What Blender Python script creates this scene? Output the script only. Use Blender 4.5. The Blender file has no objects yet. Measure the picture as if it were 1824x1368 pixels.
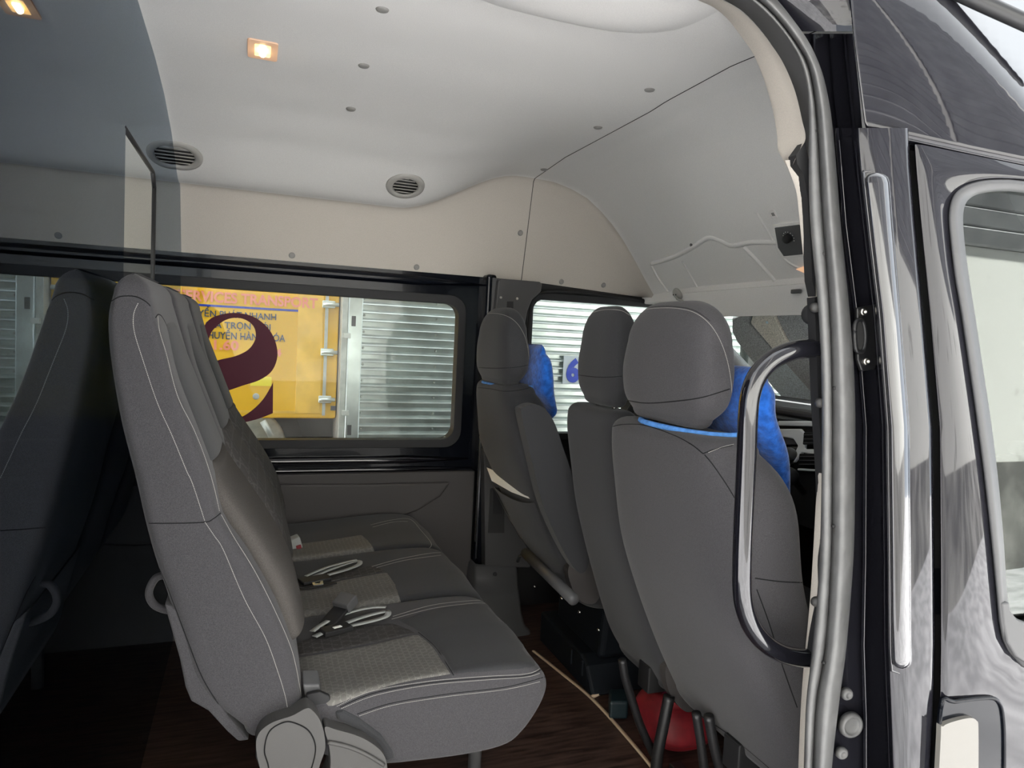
import bpy, bmesh, math, random
import numpy as np
from mathutils import Vector, Matrix
from mathutils.bvhtree import BVHTree
random.seed(7)
S = bpy.context.scene
COL = S.collection

# ------------------------------------------------------------------ camera
F, CX, CY = 1240.0, 912.0, 684.0
_dy = np.array([450-CX, 580-CY, F]); _dx = np.array([4200-CX, 770-CY, F])
_dy /= np.linalg.norm(_dy); _dx -= _dx.dot(_dy)*_dy; _dx /= np.linalg.norm(_dx)
M = np.stack([_dx, _dy, np.cross(_dx, _dy)], 1)      # world -> camera (x right, y down, z forward)
EYE = np.array([0, 0, 1.14])
cam_data = bpy.data.cameras.new('camera')
cam_data.sensor_width = 36; cam_data.lens = F/1824*36; cam_data.clip_start = 0.02; cam_data.clip_end = 200
cam = bpy.data.objects.new('camera', cam_data); COL.objects.link(cam)
R3 = np.stack([M[0], -M[1], -M[2]], 1)
mw = Matrix.Identity(4)
for i in range(3):
    for j in range(3): mw[i][j] = float(R3[i, j])
mw.translation = Vector(EYE)
cam.matrix_world = mw
S.camera = cam

# ------------------------------------------------------------------ sky, sun, exposure
world = bpy.data.worlds.new('sky'); S.world = world; world.use_nodes = True
wn = world.node_tree.nodes; wl = world.node_tree.links
bg = wn['Background']
tc = wn.new('ShaderNodeTexCoord'); sx = wn.new('ShaderNodeSeparateXYZ'); rp = wn.new('ShaderNodeValToRGB')
wl.new(tc.outputs['Generated'], sx.inputs[0]); wl.new(sx.outputs['Z'], rp.inputs[0])
rp.color_ramp.elements[0].color = (.74, .82, .92, 1); rp.color_ramp.elements[0].position = 0.0
rp.color_ramp.elements[1].color = (.95, .98, 1.0, 1); rp.color_ramp.elements[1].position = 0.7
wl.new(rp.outputs[0], bg.inputs[0]); bg.inputs[1].default_value = 2.6
sd = bpy.data.lights.new('sun', 'SUN'); sd.energy = 46; sd.angle = math.radians(3); sd.color = (1.0, .985, .965)
sun = bpy.data.objects.new('sun', sd); COL.objects.link(sun)
sun.rotation_euler = Vector((.30, -1.0, -2.2)).to_track_quat('-Z', 'Y').to_euler()
S.view_settings.view_transform = 'Standard'; S.view_settings.look = 'None'
S.view_settings.exposure = 0.0; S.view_settings.gamma = 1.0
S.view_settings.use_curve_mapping = False

# ------------------------------------------------------------------ helpers
def ray(px, py): return M.T @ np.array([(px-CX)/F, (py-CY)/F, 1.0])
def at(px, py, X=None, Y=None, Z=None):
    """the point of a world plane that a line of sight meets"""
    r = ray(px, py)
    t = (X-EYE[0])/r[0] if X is not None else (Y-EYE[1])/r[1] if Y is not None else (Z-EYE[2])/r[2]
    return Vector(EYE + t*r)
def lerp(a, b, t): return a+(b-a)*t
def sstep(a, b, x):
    t = min(1, max(0, (x-a)/(b-a))); return t*t*(3-2*t)
def interp(x, xs, ys): return float(np.interp(x, xs, ys))

def obj(name, vs, fs, mat, parent=None, smooth=True, fix=True, auto=None, bevel=None):
    me = bpy.data.meshes.new(name)
    me.from_pydata([tuple(v) for v in vs], [], [tuple(f) for f in fs])
    if fix:
        bm = bmesh.new(); bm.from_mesh(me)
        bmesh.ops.remove_doubles(bm, verts=bm.verts, dist=1e-6)
        bmesh.ops.recalc_face_normals(bm, faces=bm.faces); bm.to_mesh(me); bm.free()
    me.materials.append(mat)
    if smooth:
        me.polygons.foreach_set('use_smooth', [True]*len(me.polygons))
        if auto is not None: me.set_sharp_from_angle(angle=math.radians(auto))
    o = bpy.data.objects.new(name, me); COL.objects.link(o)
    if parent: o.parent = parent
    if bevel:
        b = o.modifiers.new('bevel', 'BEVEL'); b.width = bevel; b.segments = 3; b.limit_method = 'ANGLE'; b.angle_limit = math.radians(35)
        b.harden_normals = False
    return o
def tag(o, label=None, cat=None, group=None, kind=None):
    if label: o['label'] = label
    if cat: o['category'] = cat
    if group: o['group'] = group
    if kind: o['kind'] = kind
    return o
def thing(name, label, cat, group=None, loc=(0, 0, 0)):
    o = bpy.data.objects.new(name, None); COL.objects.link(o); o.empty_display_size = .05
    return tag(o, label, cat, group)          # kept at the world origin so that parts carry world coordinates
def struct(o): o['kind'] = 'structure'; return o

class MB:
    """collects shapes into one mesh"""
    def __init__(s): s.v = []; s.f = []
    def add(s, vs, fs):
        n = len(s.v); s.v += [Vector(v) for v in vs]; s.f += [tuple(i+n for i in f) for f in fs]; return s
    def box(s, lo, hi):
        x0, y0, z0 = lo; x1, y1, z1 = hi
        return s.add([(x0,y0,z0),(x1,y0,z0),(x1,y1,z0),(x0,y1,z0),(x0,y0,z1),(x1,y0,z1),(x1,y1,z1),(x0,y1,z1)],
                     [(0,3,2,1),(4,5,6,7),(0,1,5,4),(1,2,6,5),(2,3,7,6),(3,0,4,7)])
    def obox(s, c, ax, ay, az):
        c, ax, ay, az = Vector(c), Vector(ax), Vector(ay), Vector(az)
        vs = [c+i*ax+j*ay+k*az for k in (-1,1) for j in (-1,1) for i in (-1,1)]
        return s.add(vs, [(0,2,3,1),(4,5,7,6),(0,1,5,4),(1,3,7,5),(3,2,6,7),(2,0,4,6)])
    def grid(s, rows, closed=False):
        n = len(rows[0]); vs = [p for r in rows for p in r]; fs = []
        for i in range(len(rows)-1):
            for j in range(n if closed else n-1):
                k = (j+1) % n; fs.append((i*n+j, i*n+k, (i+1)*n+k, (i+1)*n+j))
        return s.add(vs, fs)
    def loft(s, rings, cap=True):
        s.grid(rings, True)
        if cap:
            n = len(rings[0])
            for r in (rings[0], rings[-1]):
                c = sum((Vector(p) for p in r), Vector())/n
                s.add([c]+list(r), [(0, 1+j, 1+(j+1) % n) for j in range(n)])
        return s
    def tube(s, pts, r, k=12, cap=True):
        pts = [Vector(p) for p in pts]; rr = r if isinstance(r, (list, tuple)) else [r]*len(pts)
        t0 = (pts[1]-pts[0]).normalized(); a = t0.orthogonal().normalized(); rings = []
        for i, p in enumerate(pts):
            t = (pts[min(i+1, len(pts)-1)]-pts[max(i-1, 0)]).normalized()
            a = (a-t*a.dot(t)).normalized(); b = t.cross(a)
            rings.append([p+rr[i]*(math.cos(2*math.pi*j/k)*a+math.sin(2*math.pi*j/k)*b) for j in range(k)])
        return s.loft(rings, cap)
    def lathe(s, c, axis, prof, k=24):
        """prof: (radius, height) pairs along axis"""
        c, ax = Vector(c), Vector(axis).normalized(); a = ax.orthogonal().normalized(); b = ax.cross(a)
        return s.loft([[c+ax*h+max(r, 1e-4)*(math.cos(2*math.pi*j/k)*a+math.sin(2*math.pi*j/k)*b) for j in range(k)] for r, h in prof])
    def ball(s, c, r, sc=(1, 1, 1), k=12):
        c = Vector(c)
        return s.loft([[c+Vector((r*sc[0]*math.sin(t)*math.cos(2*math.pi*j/k), r*sc[1]*math.sin(t)*math.sin(2*math.pi*j/k), r*sc[2]*math.cos(t))) for j in range(k)]
                       for t in [0.02+i*(math.pi-.04)/8 for i in range(9)]])
    def prism(s, poly, off, holes=()):
        """a flat outline (3-D points) given thickness by the vector off; holes are inner outlines"""
        from mathutils.geometry import tessellate_polygon
        loops = [[Vector(p) for p in poly]]+[[Vector(p) for p in h] for h in holes]
        flat = [p for l in loops for p in l]; n = len(flat); off = Vector(off)
        tri = tessellate_polygon(loops)
        fs = [tuple(t) for t in tri]+[tuple(i+n for i in reversed(t)) for t in tri]
        b = 0
        for l in loops:
            m = len(l)
            for j in range(m): fs.append((b+j, b+(j+1) % m, b+(j+1) % m+n, b+j+n))
            b += m
        return s.add(flat+[p+off for p in flat], fs)
    def build(s, name, mat, parent=None, **k): return obj(name, s.v, s.f, mat, parent, **k)

def catmull(pts, n=8, closed=False):
    P = [np.array(p, float) for p in pts]; out = []; m = len(P)
    for i in range(m if closed else m-1):
        g = (lambda k: P[k % m]) if closed else (lambda k: P[min(max(k, 0), m-1)])
        p0, p1, p2, p3 = g(i-1), g(i), g(i+1), g(i+2)
        for k in range(n):
            t = k/n
            out.append(.5*((2*p1)+(-p0+p2)*t+(2*p0-5*p1+4*p2-p3)*t*t+(-p0+3*p1-3*p2+p3)*t**3))
    if not closed: out.append(P[-1])
    return out
def rrect(x0, z0, x1, z1, r, k=6):
    out = []
    for cx, cz, a0 in ((x1-r, z1-r, 0), (x0+r, z1-r, 90), (x0+r, z0+r, 180), (x1-r, z0+r, 270)):
        for i in range(k+1):
            a = math.radians(a0+90*i/k); out.append((cx+r*math.cos(a), cz+r*math.sin(a)))
    return out
def sring(z, xr, xf, yn, yf, n=4.0, k=40):
    cx, cy, a, b = (xr+xf)/2, (yn+yf)/2, (xf-xr)/2, (yf-yn)/2; out = []
    for j in range(k):
        t = 2*math.pi*j/k; c, s_ = math.cos(t), math.sin(t)
        out.append(Vector((cx+a*math.copysign(abs(c)**(2/n), c), cy+b*math.copysign(abs(s_)**(2/n), s_), z)))
    return out
def soft(keys, n=4.0, rt=.03, rb=.03, k=40, sub=4, dome=None):
    """a padded slab: keys (z, rear x, front x, near y, far y) from the bottom up, rounded at both ends"""
    ks = [list(q) for q in catmull(keys, sub)]
    rings = []
    def cap(q, r, up):
        o = []
        rx, ry, hh = dome if (dome and up) else (r, r, r); N = 12 if (dome and up) else 6
        for i in range(1, N+1):
            a = math.pi/2*i/N; c = 1-math.cos(a); dz = hh*math.sin(a)*(1 if up else -1)
            o.append(sring(q[0]+dz, q[1]+rx*c, q[2]-rx*c, q[3]+ry*c, q[4]-ry*c, n-.8*i/N, k))
        return o
    rings = list(reversed(cap(ks[0], rb, False)))+[sring(*q, n, k) for q in ks]+cap(ks[-1], rt, True)
    return MB().loft(rings)
def bvh(o):
    me = o.data
    return BVHTree.FromPolygons([v.co.copy() for v in me.vertices], [tuple(p.vertices) for p in me.polygons])
def hit(tree, px, py, off=0.0):
    d = Vector(ray(px, py)).normalized()
    h = tree.ray_cast(Vector(EYE), d)
    if h[0] is None: return None
    nn = h[1] if h[1].dot(d) < 0 else -h[1]
    return h[0]+nn*off, nn
def resample(pts, step):
    out = [pts[0]]; need = step
    for a, b in zip(pts, pts[1:]):
        L = (b-a).length
        if L < 1e-9: continue
        d = need
        while d <= L: out.append(a+(b-a)*(d/L)); d += step
        need = d-L
    return out
def dashes(m, pts, r=.0007, step=.0034, on=.72):
    pp = resample(pts, step/2)
    for i in range(0, len(pp)-2, 2):
        a, b = pp[i], pp[i]+(pp[min(i+2, len(pp)-1)]-pp[i])*on
        if .0002 < (b-a).length < step*3: m.tube([a, b], r, 5)
def on_surface(tree, pxs, off=.0006, n=10):
    out = []
    for p in catmull(pxs, n):
        h = hit(tree, p[0], p[1], off)
        if h and (not out or (h[0]-out[-1]).length < .12): out.append(h[0])
    return out
def stitch(tree, lines, parent, mat, name='stitching', **k):
    for l in lines:
        m = MB(); q = on_surface(tree, l, .0003)
        if len(q) > 1: dashes(m, q, **k)
        if m.v: m.build(name, mat, parent, smooth=False, fix=False)
def seam(tree, lines, parent, mat, r=.0014, name='seam'):
    for l in lines:
        q = on_surface(tree, l, -r*.45)
        if len(q) > 1: MB().tube(q, r, 6).build(name, mat, parent)
def coons(tree, top, right, bottom, left, off=.002, n=24):
    """a cloth panel laid on a surface between four edge lines (top and bottom run left to right, left and right run top to bottom)"""
    def prm(l):
        c = np.array(catmull(l, 8)); d = np.r_[0, np.cumsum(np.linalg.norm(np.diff(c, axis=0), axis=1))]; d /= d[-1]
        return lambda t: np.array([np.interp(t, d, c[:, 0]), np.interp(t, d, c[:, 1])])
    T, Rr, B, L = prm(top), prm(right), prm(bottom), prm(left); rows = []
    for i in range(n+1):
        v = i/n; row = []
        for j in range(n+1):
            u = j/n
            p = (1-v)*T(u)+v*B(u)+(1-u)*L(v)+u*Rr(v)-((1-u)*(1-v)*T(0)+u*(1-v)*T(1)+(1-u)*v*B(0)+u*v*B(1))
            e = min(u, 1-u, v, 1-v); o = off if e > .03 else -.001
            h = hit(tree, p[0], p[1], o)
            row.append(h[0] if h else (row[-1] if row else rows[-1][j]))
        rows.append(row)
    return MB().grid(rows)
def text_mesh(body, name, mat, parent, p0, width, height, depth=.004, bold=0.0, Y=None, flip=False):
    """lettering lying in an x-z plane, lower left corner at p0, facing -y"""
    cu = bpy.data.curves.new(name, 'FONT'); cu.body = body; cu.size = 1; cu.extrude = .01; cu.offset = bold; cu.resolution_u = 4
    tmp = bpy.data.objects.new(name, cu); COL.objects.link(tmp)
    dg = bpy.context.evaluated_depsgraph_get(); dg.update()
    me = bpy.data.meshes.new_from_object(tmp.evaluated_get(dg))
    bpy.data.objects.remove(tmp)
    co = np.array([v.co[:] for v in me.vertices]); x0, x1 = co[:, 0].min(), co[:, 0].max(); z0 = 0.0; z1 = .73
    for v in me.vertices:
        x, y, z = v.co
        v.co = (p0[0]+(x-x0)/(x1-x0)*width, p0[1]-(z+.01)/.02*depth, p0[2]+(y-z0)/(z1-z0)*height)
    me.materials.clear(); me.materials.append(mat)
    o = bpy.data.objects.new(name, me); COL.objects.link(o); o.parent = parent
    return o

# ------------------------------------------------------------------ materials
def mat(name, col, rough=.5, spec=.5, metal=0, coat=0, noise=0, nscale=40, bump=0, bscale=200, sheen=0, emit=None, es=0, col2=None, stretch=None, detail=3):
    m = bpy.data.materials.new(name); m.use_nodes = True; nt = m.node_tree; N, L = nt.nodes, nt.links; b = N['Principled BSDF']
    b.inputs['Base Color'].default_value = (*col, 1); b.inputs['Roughness'].default_value = rough
    b.inputs['Specular IOR Level'].default_value = spec; b.inputs['Metallic'].default_value = metal
    b.inputs['Coat Weight'].default_value = coat; b.inputs['Coat Roughness'].default_value = .03
    if sheen: b.inputs['Sheen Weight'].default_value = sheen; b.inputs['Sheen Roughness'].default_value = .5
    if emit: b.inputs['Emission Color'].default_value = (*emit, 1); b.inputs['Emission Strength'].default_value = es
    if noise or bump:
        t = N.new('ShaderNodeTexCoord'); mp = N.new('ShaderNodeMapping'); L.new(t.outputs['Object'], mp.inputs[0])
        if stretch: mp.inputs['Scale'].default_value = stretch
    if noise:
        n = N.new('ShaderNodeTexNoise'); n.inputs['Scale'].default_value = nscale; n.inputs['Detail'].default_value = detail
        L.new(mp.outputs[0], n.inputs['Vector']); r = N.new('ShaderNodeValToRGB'); L.new(n.outputs['Fac'], r.inputs[0])
        c2 = col2 or tuple(c*(1-noise) for c in col)
        r.color_ramp.elements[0].position = .35; r.color_ramp.elements[0].color = (*c2, 1)
        r.color_ramp.elements[1].position = .65; r.color_ramp.elements[1].color = (*(c*(1+noise*(0 if col2 else 1)) for c in col), 1)
        L.new(r.outputs[0], b.inputs['Base Color'])
    if bump:
        n = N.new('ShaderNodeTexNoise'); n.inputs['Scale'].default_value = bscale; n.inputs['Detail'].default_value = 2
        L.new(mp.outputs[0], n.inputs['Vector']); bp = N.new('ShaderNodeBump'); bp.inputs['Strength'].default_value = bump
        bp.inputs['Distance'].default_value = .002; L.new(n.outputs['Fac'], bp.inputs['Height']); L.new(bp.outputs[0], b.inputs['Normal'])
    return m
def weave(name, col, line, scale=55, rough=.85):
    """woven insert cloth with a net of paler triangles"""
    m = mat(name, col, rough, .2); nt = m.node_tree; N, L = nt.nodes, nt.links; b = N['Principled BSDF']
    t = N.new('ShaderNodeTexCoord'); sep = N.new('ShaderNodeSeparateXYZ'); L.new(t.outputs['Object'], sep.inputs[0])
    def mth(op, a, c=None):
        n = N.new('ShaderNodeMath'); n.operation = op
        for i, q in enumerate((a, c)):
            if q is None: continue
            if isinstance(q, (int, float)): n.inputs[i].default_value = q
            else: L.new(q, n.inputs[i])
        return n.outputs[0]
    dist = None
    for ang in (0, 60, 120):
        ca, sa = math.cos(math.radians(ang)), math.sin(math.radians(ang))
        u = mth('ADD', mth('MULTIPLY', sep.outputs['X'], ca*scale), mth('MULTIPLY', sep.outputs['Y'], sa*scale))
        d = mth('ABSOLUTE', mth('SUBTRACT', mth('FRACT', u), .5))
        dist = d if dist is None else mth('MINIMUM', dist, d)
    line_f = mth('LESS_THAN', dist, .075)
    nz = N.new('ShaderNodeTexNoise'); nz.inputs['Scale'].default_value = 90; L.new(t.outputs['Object'], nz.inputs['Vector'])
    brk = mth('GREATER_THAN', nz.outputs['Fac'], .42)
    fac = mth('MULTIPLY', line_f, brk)
    mx = N.new('ShaderNodeMix'); mx.data_type = 'RGBA'; L.new(fac, mx.inputs[0]); mx.inputs[6].default_value = (*col, 1); mx.inputs[7].default_value = (*line, 1)
    L.new(mx.outputs[2], b.inputs['Base Color'])
    bp = N.new('ShaderNodeBump'); bp.inputs['Strength'].default_value = .6; bp.inputs['Distance'].default_value = .002
    L.new(fac, bp.inputs['Height']); L.new(bp.outputs[0], b.inputs['Normal'])
    return m
def glass(name, tint, f0=.04, slope=1.0, gcol=(1, 1, 1)):
    m = bpy.data.materials.new(name); m.use_nodes = True; nt = m.node_tree; N, L = nt.nodes, nt.links
    N.remove(N['Principled BSDF']); out = N['Material Output']
    lw = N.new('ShaderNodeLayerWeight'); lw.inputs[0].default_value = .5
    p = N.new('ShaderNodeMath'); p.operation = 'POWER'; L.new(lw.outputs['Facing'], p.inputs[0]); p.inputs[1].default_value = 5
    q = N.new('ShaderNodeMath'); q.operation = 'MULTIPLY_ADD'; L.new(p.outputs[0], q.inputs[0]); q.inputs[1].default_value = (1-f0)*slope; q.inputs[2].default_value = f0
    tr = N.new('ShaderNodeBsdfTransparent'); tr.inputs[0].default_value = (*tint, 1)
    gl = N.new('ShaderNodeBsdfGlossy'); gl.inputs['Roughness'].default_value = 0; gl.inputs['Color'].default_value = (*gcol, 1)
    mx = N.new('ShaderNodeMixShader'); L.new(q.outputs[0], mx.inputs[0]); L.new(tr.outputs[0], mx.inputs[1]); L.new(gl.outputs[0], mx.inputs[2])
    L.new(mx.outputs[0], out.inputs[0]); return m

fab = mat('charcoal_cloth', (.047, .0455, .049), .9, .15, noise=.28, nscale=900, bump=.25, bscale=1200, sheen=.12)
fab_d = mat('dark_cloth', (.033, .0335, .036), .9, .15, noise=.2, nscale=900, bump=.2, bscale=1200, sheen=.1)
ins = weave('pale_woven_cloth', (.128, .123, .114), (.168, .162, .15), 75)
brownc = mat('brown_grey_cloth', (.062, .057, .053), .9, .15, noise=.2, nscale=700, bump=.2, bscale=1200)
ins_d = weave('dark_woven_cloth', (.050, .047, .046), (.075, .072, .07), 45)
thread = mat('pale_thread', (.27, .26, .245), .8)
seamm = mat('dark_seam', (.012, .012, .013), .9, .1)
gloss = mat('gloss_black_paint', (.006, .006, .009), .12, .5, coat=1.0)
glossin = mat('gloss_black_inner', (.004, .005, .008), .16, .16, coat=.12)
paint = mat('dusty_black_paint', (.012, .012, .016), .035, .5, noise=.0)
sat = mat('satin_black', (.012, .012, .013), .42)
blk = mat('black_plastic', (.014, .014, .015), .55, .3)
trimg = mat('dark_grey_trim', (.050, .046, .045), .55, .35, bump=.15, bscale=900)
beltp = mat('grey_pillar_trim', (.058, .057, .058), .5, .4)
gplast = mat('grey_plastic', (.062, .060, .058), .5, .4, bump=.1, bscale=1500)
gplast_d = mat('dark_grey_plastic', (.075, .075, .078), .45, .4)
rubber = mat('grey_rubber', (.105, .105, .105), .42, .45, noise=.12, nscale=30)
rubber_d = mat('black_rubber', (.02, .02, .022), .6, .3)
headl = mat('grey_headliner', (.67, .66, .645), .9, .2, noise=.05, nscale=500, bump=.05, bscale=800)
cream = mat('cream_trim', (.44, .405, .36), .7, .3, noise=.06, nscale=600)
clipm = mat('headliner_button', (.24, .235, .225), .6)
ventm = mat('vent_grey', (.33, .32, .30), .5)
slotm = mat('dark_slot', (.02, .02, .02), .8)
maroon = mat('maroon_vinyl', (.070, .006, .020), .5, .2)
blue = mat('blue_plush', (.014, .10, .42), .95, .1, noise=.3, nscale=60, bump=.8, bscale=150, sheen=.4)
lblue = mat('light_blue_cloth', (.07, .22, .55), .9, noise=.2, nscale=80)
red = mat('red_cloth', (.20, .010, .016), .6, noise=.15, nscale=30)
paper = mat('white_paper', (.8, .8, .76), .8)
steel = mat('bare_steel', (.6, .6, .57), .25, metal=1)
chrome = mat('bright_screw', (.55, .53, .48), .3, metal=1, noise=.2, nscale=300)
bpanel = mat('black_compartment', (.006, .008, .011), .6, .2)
wood = mat('dark_wood_vinyl', (.085, .050, .040), .33, .4, noise=.8, nscale=3, col2=(.022, .013, .011), stretch=(3.0, 26, 1), detail=7)
goldm = mat('beige_edging', (.50, .38, .26), .5)
webb = mat('grey_webbing', (.33, .34, .33), .7, bump=.3, bscale=900)
whitep = mat('cream_handle', (.165, .157, .14), .3)
winglass = glass('clear_glass', (.93, .95, .94), .012, .8)
partglass = glass('smoked_glass', (.10, .125, .17), .035, .82, (.80, .90, 1.0))
doorglass = glass('dark_glass', (.35, .37, .37), .10, .9, (.95, 1.0, .95))
lampglow = mat('amber_lens', (.9, .6, .3), .3, emit=(1.0, .55, .16), es=2.2)
lampcore = mat('lamp_bulb', (1, .8, .5), .3, emit=(1.0, .74, .34), es=30)
lampframe = mat('lamp_bezel', (.55, .42, .33), .25, emit=(1.0, .45, .18), es=.25)
yell = mat('yellow_paint', (.80, .46, .015), .5, noise=.10, nscale=3)
yell2 = mat('yellow_paint_faded', (.85, .52, .07), .5, noise=.12, nscale=8)
alum = mat('ribbed_aluminium', (.66, .72, .69), .30, .5, metal=.8, noise=.14, nscale=7)
alum2 = mat('dull_aluminium', (.50, .52, .48), .5, .5, metal=.3, noise=.15, nscale=14)
navytext = mat('navy_lettering', (.03, .055, .10), .6)
pinktext = mat('pink_lettering', (.85, .30, .18), .6)
bluetext = mat('blue_lettering', (.012, .04, .36), .5)
tyre = mat('tyre_rubber', (.02, .02, .02), .8)
concrete = mat('concrete_ground', (.31, .31, .315), .9, noise=.25, nscale=3)
plush = mat('grey_plush', (.26, .27, .27), .95, .1, noise=.45, nscale=220, bump=.8, bscale=260, sheen=.3)
plush2 = mat('pale_plush', (.58, .55, .47), .95, .1, noise=.35, nscale=220, bump=.8, bscale=260, sheen=.3)
plush3 = mat('bluish_plush', (.42, .50, .53), .95, .1, noise=.35, nscale=180, bump=.8, bscale=260, sheen=.3)
silver = mat('silver_trim', (.85, .88, .87), .35)
green = mat('green_paint', (.02, .12, .06), .5)

# ------------------------------------------------------------------ the van: shell
FL = -0.08                                            # van floor
GR = -0.78                                            # street level
# headliner
BY = [1.0, 1.05, 1.2, 1.5, 1.8, 2.1, 2.3, 2.5, 2.62, 2.70, 2.75, 2.8]
BZ = [1.745, 1.785, 1.825, 1.85, 1.85, 1.83, 1.80, 1.745, 1.69, 1.648, 1.634, 1.637]
FX = [1.11, 1.20, 1.284, 1.36, 1.426, 1.49, 1.547, 1.61, 1.675, 1.74]
FZ = [1.845, 1.84, 1.82, 1.79, 1.745, 1.69, 1.63, 1.55, 1.46, 1.375]
def ceil_z(x, y):
    b = interp(y, BY, BZ)
    t = sstep(.52, 1.04, x) if x < 1.11 else 1
    lim = 1.845 if y > 1.7 else b
    z = lerp(b, max(b, lim-.02*max(0, (y-2.5)/.3)), t)
    if x > 1.11:
        zf = interp(x, FX, FZ); z = z-(1.845-zf)*(1 if y > 1.3 else .92)
    return z
def wall_top(x): return 1.40 if x < 1.11 else lerp(1.40, 1.365, (x-1.11)/.64)
ys = list(np.linspace(1.09, 2.8, 46))
shadel = mat('shaded_side_liner', (.48, .445, .40), .9, .2, noise=.05, nscale=500, bump=.05, bscale=800)  # same headliner, toned darker and warmer for how light falls on the side
def liner_rows(xs):
    rows = []
    for x in xs:
        zc, zb = ceil_z(x, 2.8), wall_top(x)
        wall = [Vector((x, lerp(2.90, 2.815, k/8), lerp(zb, zc-.012, k/8))) for k in range(9)]
        rows.append(wall+[Vector((x, y, ceil_z(x, y))) for y in reversed(ys)])
    return rows
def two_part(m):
    o = struct(m.build('ceiling', headl)); o.data.materials.append(shadel)
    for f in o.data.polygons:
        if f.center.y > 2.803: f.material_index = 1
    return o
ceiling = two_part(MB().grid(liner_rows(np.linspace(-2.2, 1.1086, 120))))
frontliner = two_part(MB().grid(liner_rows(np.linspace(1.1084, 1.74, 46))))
T_ceil, T_front = bvh(ceiling), bvh(frontliner)
sm = MB().tube([Vector(p) for p in [(1.1085, q.y, q.z-.0002) for q in liner_rows([1.1085])[0]]], .0015, 6)
sm.build('panel_joint', slotm, ceiling)
# roof above (keeps the sky out) and raised overhead blister next to the door
struct(MB().box((-2.2, 1.13, 1.90), (1.2, 2.95, 1.93)).build('roof', sat, smooth=False))
struct(MB().grid([[Vector((x, y, ceil_z(min(x, 1.74), 2.0)+.05)) for y in (1.14, 2.95)] for x in np.linspace(1.15, 1.80, 16)]).build('roof.001', sat))
bl = MB()
rows = []
for i in range(25):
    row = []
    for j in range(25):
        u, v = i/24*2-1, j/24*2-1
        x, y = .60+.30*u, 1.25+.24*v
        d = max(0, 1-(abs(u)**3+abs(v)**3)); row.append(Vector((x, y, ceil_z(x, y)+.004-.030*sstep(0, 1.0, d))))
    rows.append(row)
bl.grid(rows); struct(bl.build('ceiling.002', headl))

def button(tree, px, py, par, r=.0095, flat=.45):
    h = hit(tree, px, py)
    if h: MB().lathe(h[0]-h[1]*.001, h[1], [(0, .0062*flat*2), (r*.5, .0058*flat*2), (r*.85, .004*flat*2), (r, 0), (r, -.002)], 20).build('trim_button', clipm, par)
for p in ((520, 455), (742, 476), (927, 415), (128, 420), (681, 17), (648, 117), (625, 194), (1157, 160), (1065, 227), (969, 302)):
    button(T_ceil, p[0], p[1], ceiling, .013 if p[1] > 400 else .0155)
for p in ((1000, 502), (1075, 508)): button(T_front, p[0], p[1], frontliner, .0125)

def vent(px, py, label):
    h = hit(T_ceil, px, py); n = h[1]; t = thing('air_vent', label, 'air vent', 'round vents in the headliner')
    a = Vector((1, 0, 0)); a = (a-n*a.dot(n)).normalized(); b = n.cross(a); c = h[0]
    MB().lathe(c, n, [(.046, .0), (.072, .0), (.071, .004), (.062, .009), (.052, .010), (.047, .006), (.046, 0)], 40).build('bezel', ventm, t)
    MB().lathe(c, n, [(0, .001), (.048, .001), (.048, -.001)], 32).build('duct', slotm, t)
    for k in range(5):
        o = (k-2)*.017; w = math.sqrt(max(.0001, .046**2-o*o))
        MB().obox(c+b*o+n*.004, a*w, (b*.0055+n*.003), (n*.0012-b*.0006)).build('louvre', ventm, t)
vent(722, 331, 'round grey louvred air vent in the headliner above the side window')
vent(320, 277, 'round grey air vent cut across by the edge of the smoked partition')
h = hit(T_ceil, 985, -6)
if h:
    t = thing('speaker_ring', 'round ring in the headliner at the top edge of the picture', 'ceiling ring')
    MB().lathe(h[0]+Vector((0, 0, -.006)), (0, 0, -1), [(.03, 0), (.052, 0), (.052, .006), (.045, .011), (.03, .009)], 36).build('ring', ventm, t)

# ceiling lamp (lit amber)
h = hit(T_ceil, 468, 88); c, n = h[0], h[1]
a = Vector((1, 0, 0)); a = (a-n*a.dot(n)).normalized(); b = n.cross(a)
lamp = thing('ceiling_lamp', 'lit amber square lamp set in the grey headliner', 'lamp')
def rr3(c, a, b, w, hh, r): return [c+a*p[0]+b*p[1] for p in rrect(-w, -hh, w, hh, r)]
MB().prism(rr3(c-n*.002, a, b, .036, .052, .008), n*.006, [rr3(c-n*.002, a, b, .019, .034, .004)]).build('bezel', lampframe, lamp, smooth=False, bevel=.002)
MB().prism(rr3(c-n*.001, a, b, .019, .034, .004), n*.003).build('lens', lampglow, lamp, smooth=False)
MB().tube([c+n*.005+b*-.018, c+n*.005+b*.014], .008, 12).build('bulb', lampcore, lamp)

# floor
floor = struct(MB().box((-2.2, 1.0, FL-.05), (1.03, 2.92, FL)).build('floor', wood, smooth=False))
struct(MB().box((1.03, 1.0, FL-.05), (2.9, 2.92, FL-.002)).build('floor.001', wood, smooth=False))
ed = catmull([at(950, 1160, Z=FL+.004), at(1000, 1200, Z=FL+.004), at(1052, 1243, Z=FL+.004), at(1105, 1300, Z=FL+.004), at(1165, 1372, Z=FL+.004), at(1200, 1420, Z=FL+.004)], 6)
m = MB(); m.grid([[Vector(p)+Vector((-.006, 0, 0)) for p in ed], [Vector(p)+Vector((-.005, 0, .004)) for p in ed], [Vector(p)+Vector((.005, 0, .004)) for p in ed], [Vector(p)+Vector((.006, 0, 0)) for p in ed], [Vector(p)+Vector((0, 0, -.003)) for p in ed], [Vector(p)+Vector((-.006, 0, 0)) for p in ed]])
struct(m.build('trim_1', goldm))
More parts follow.
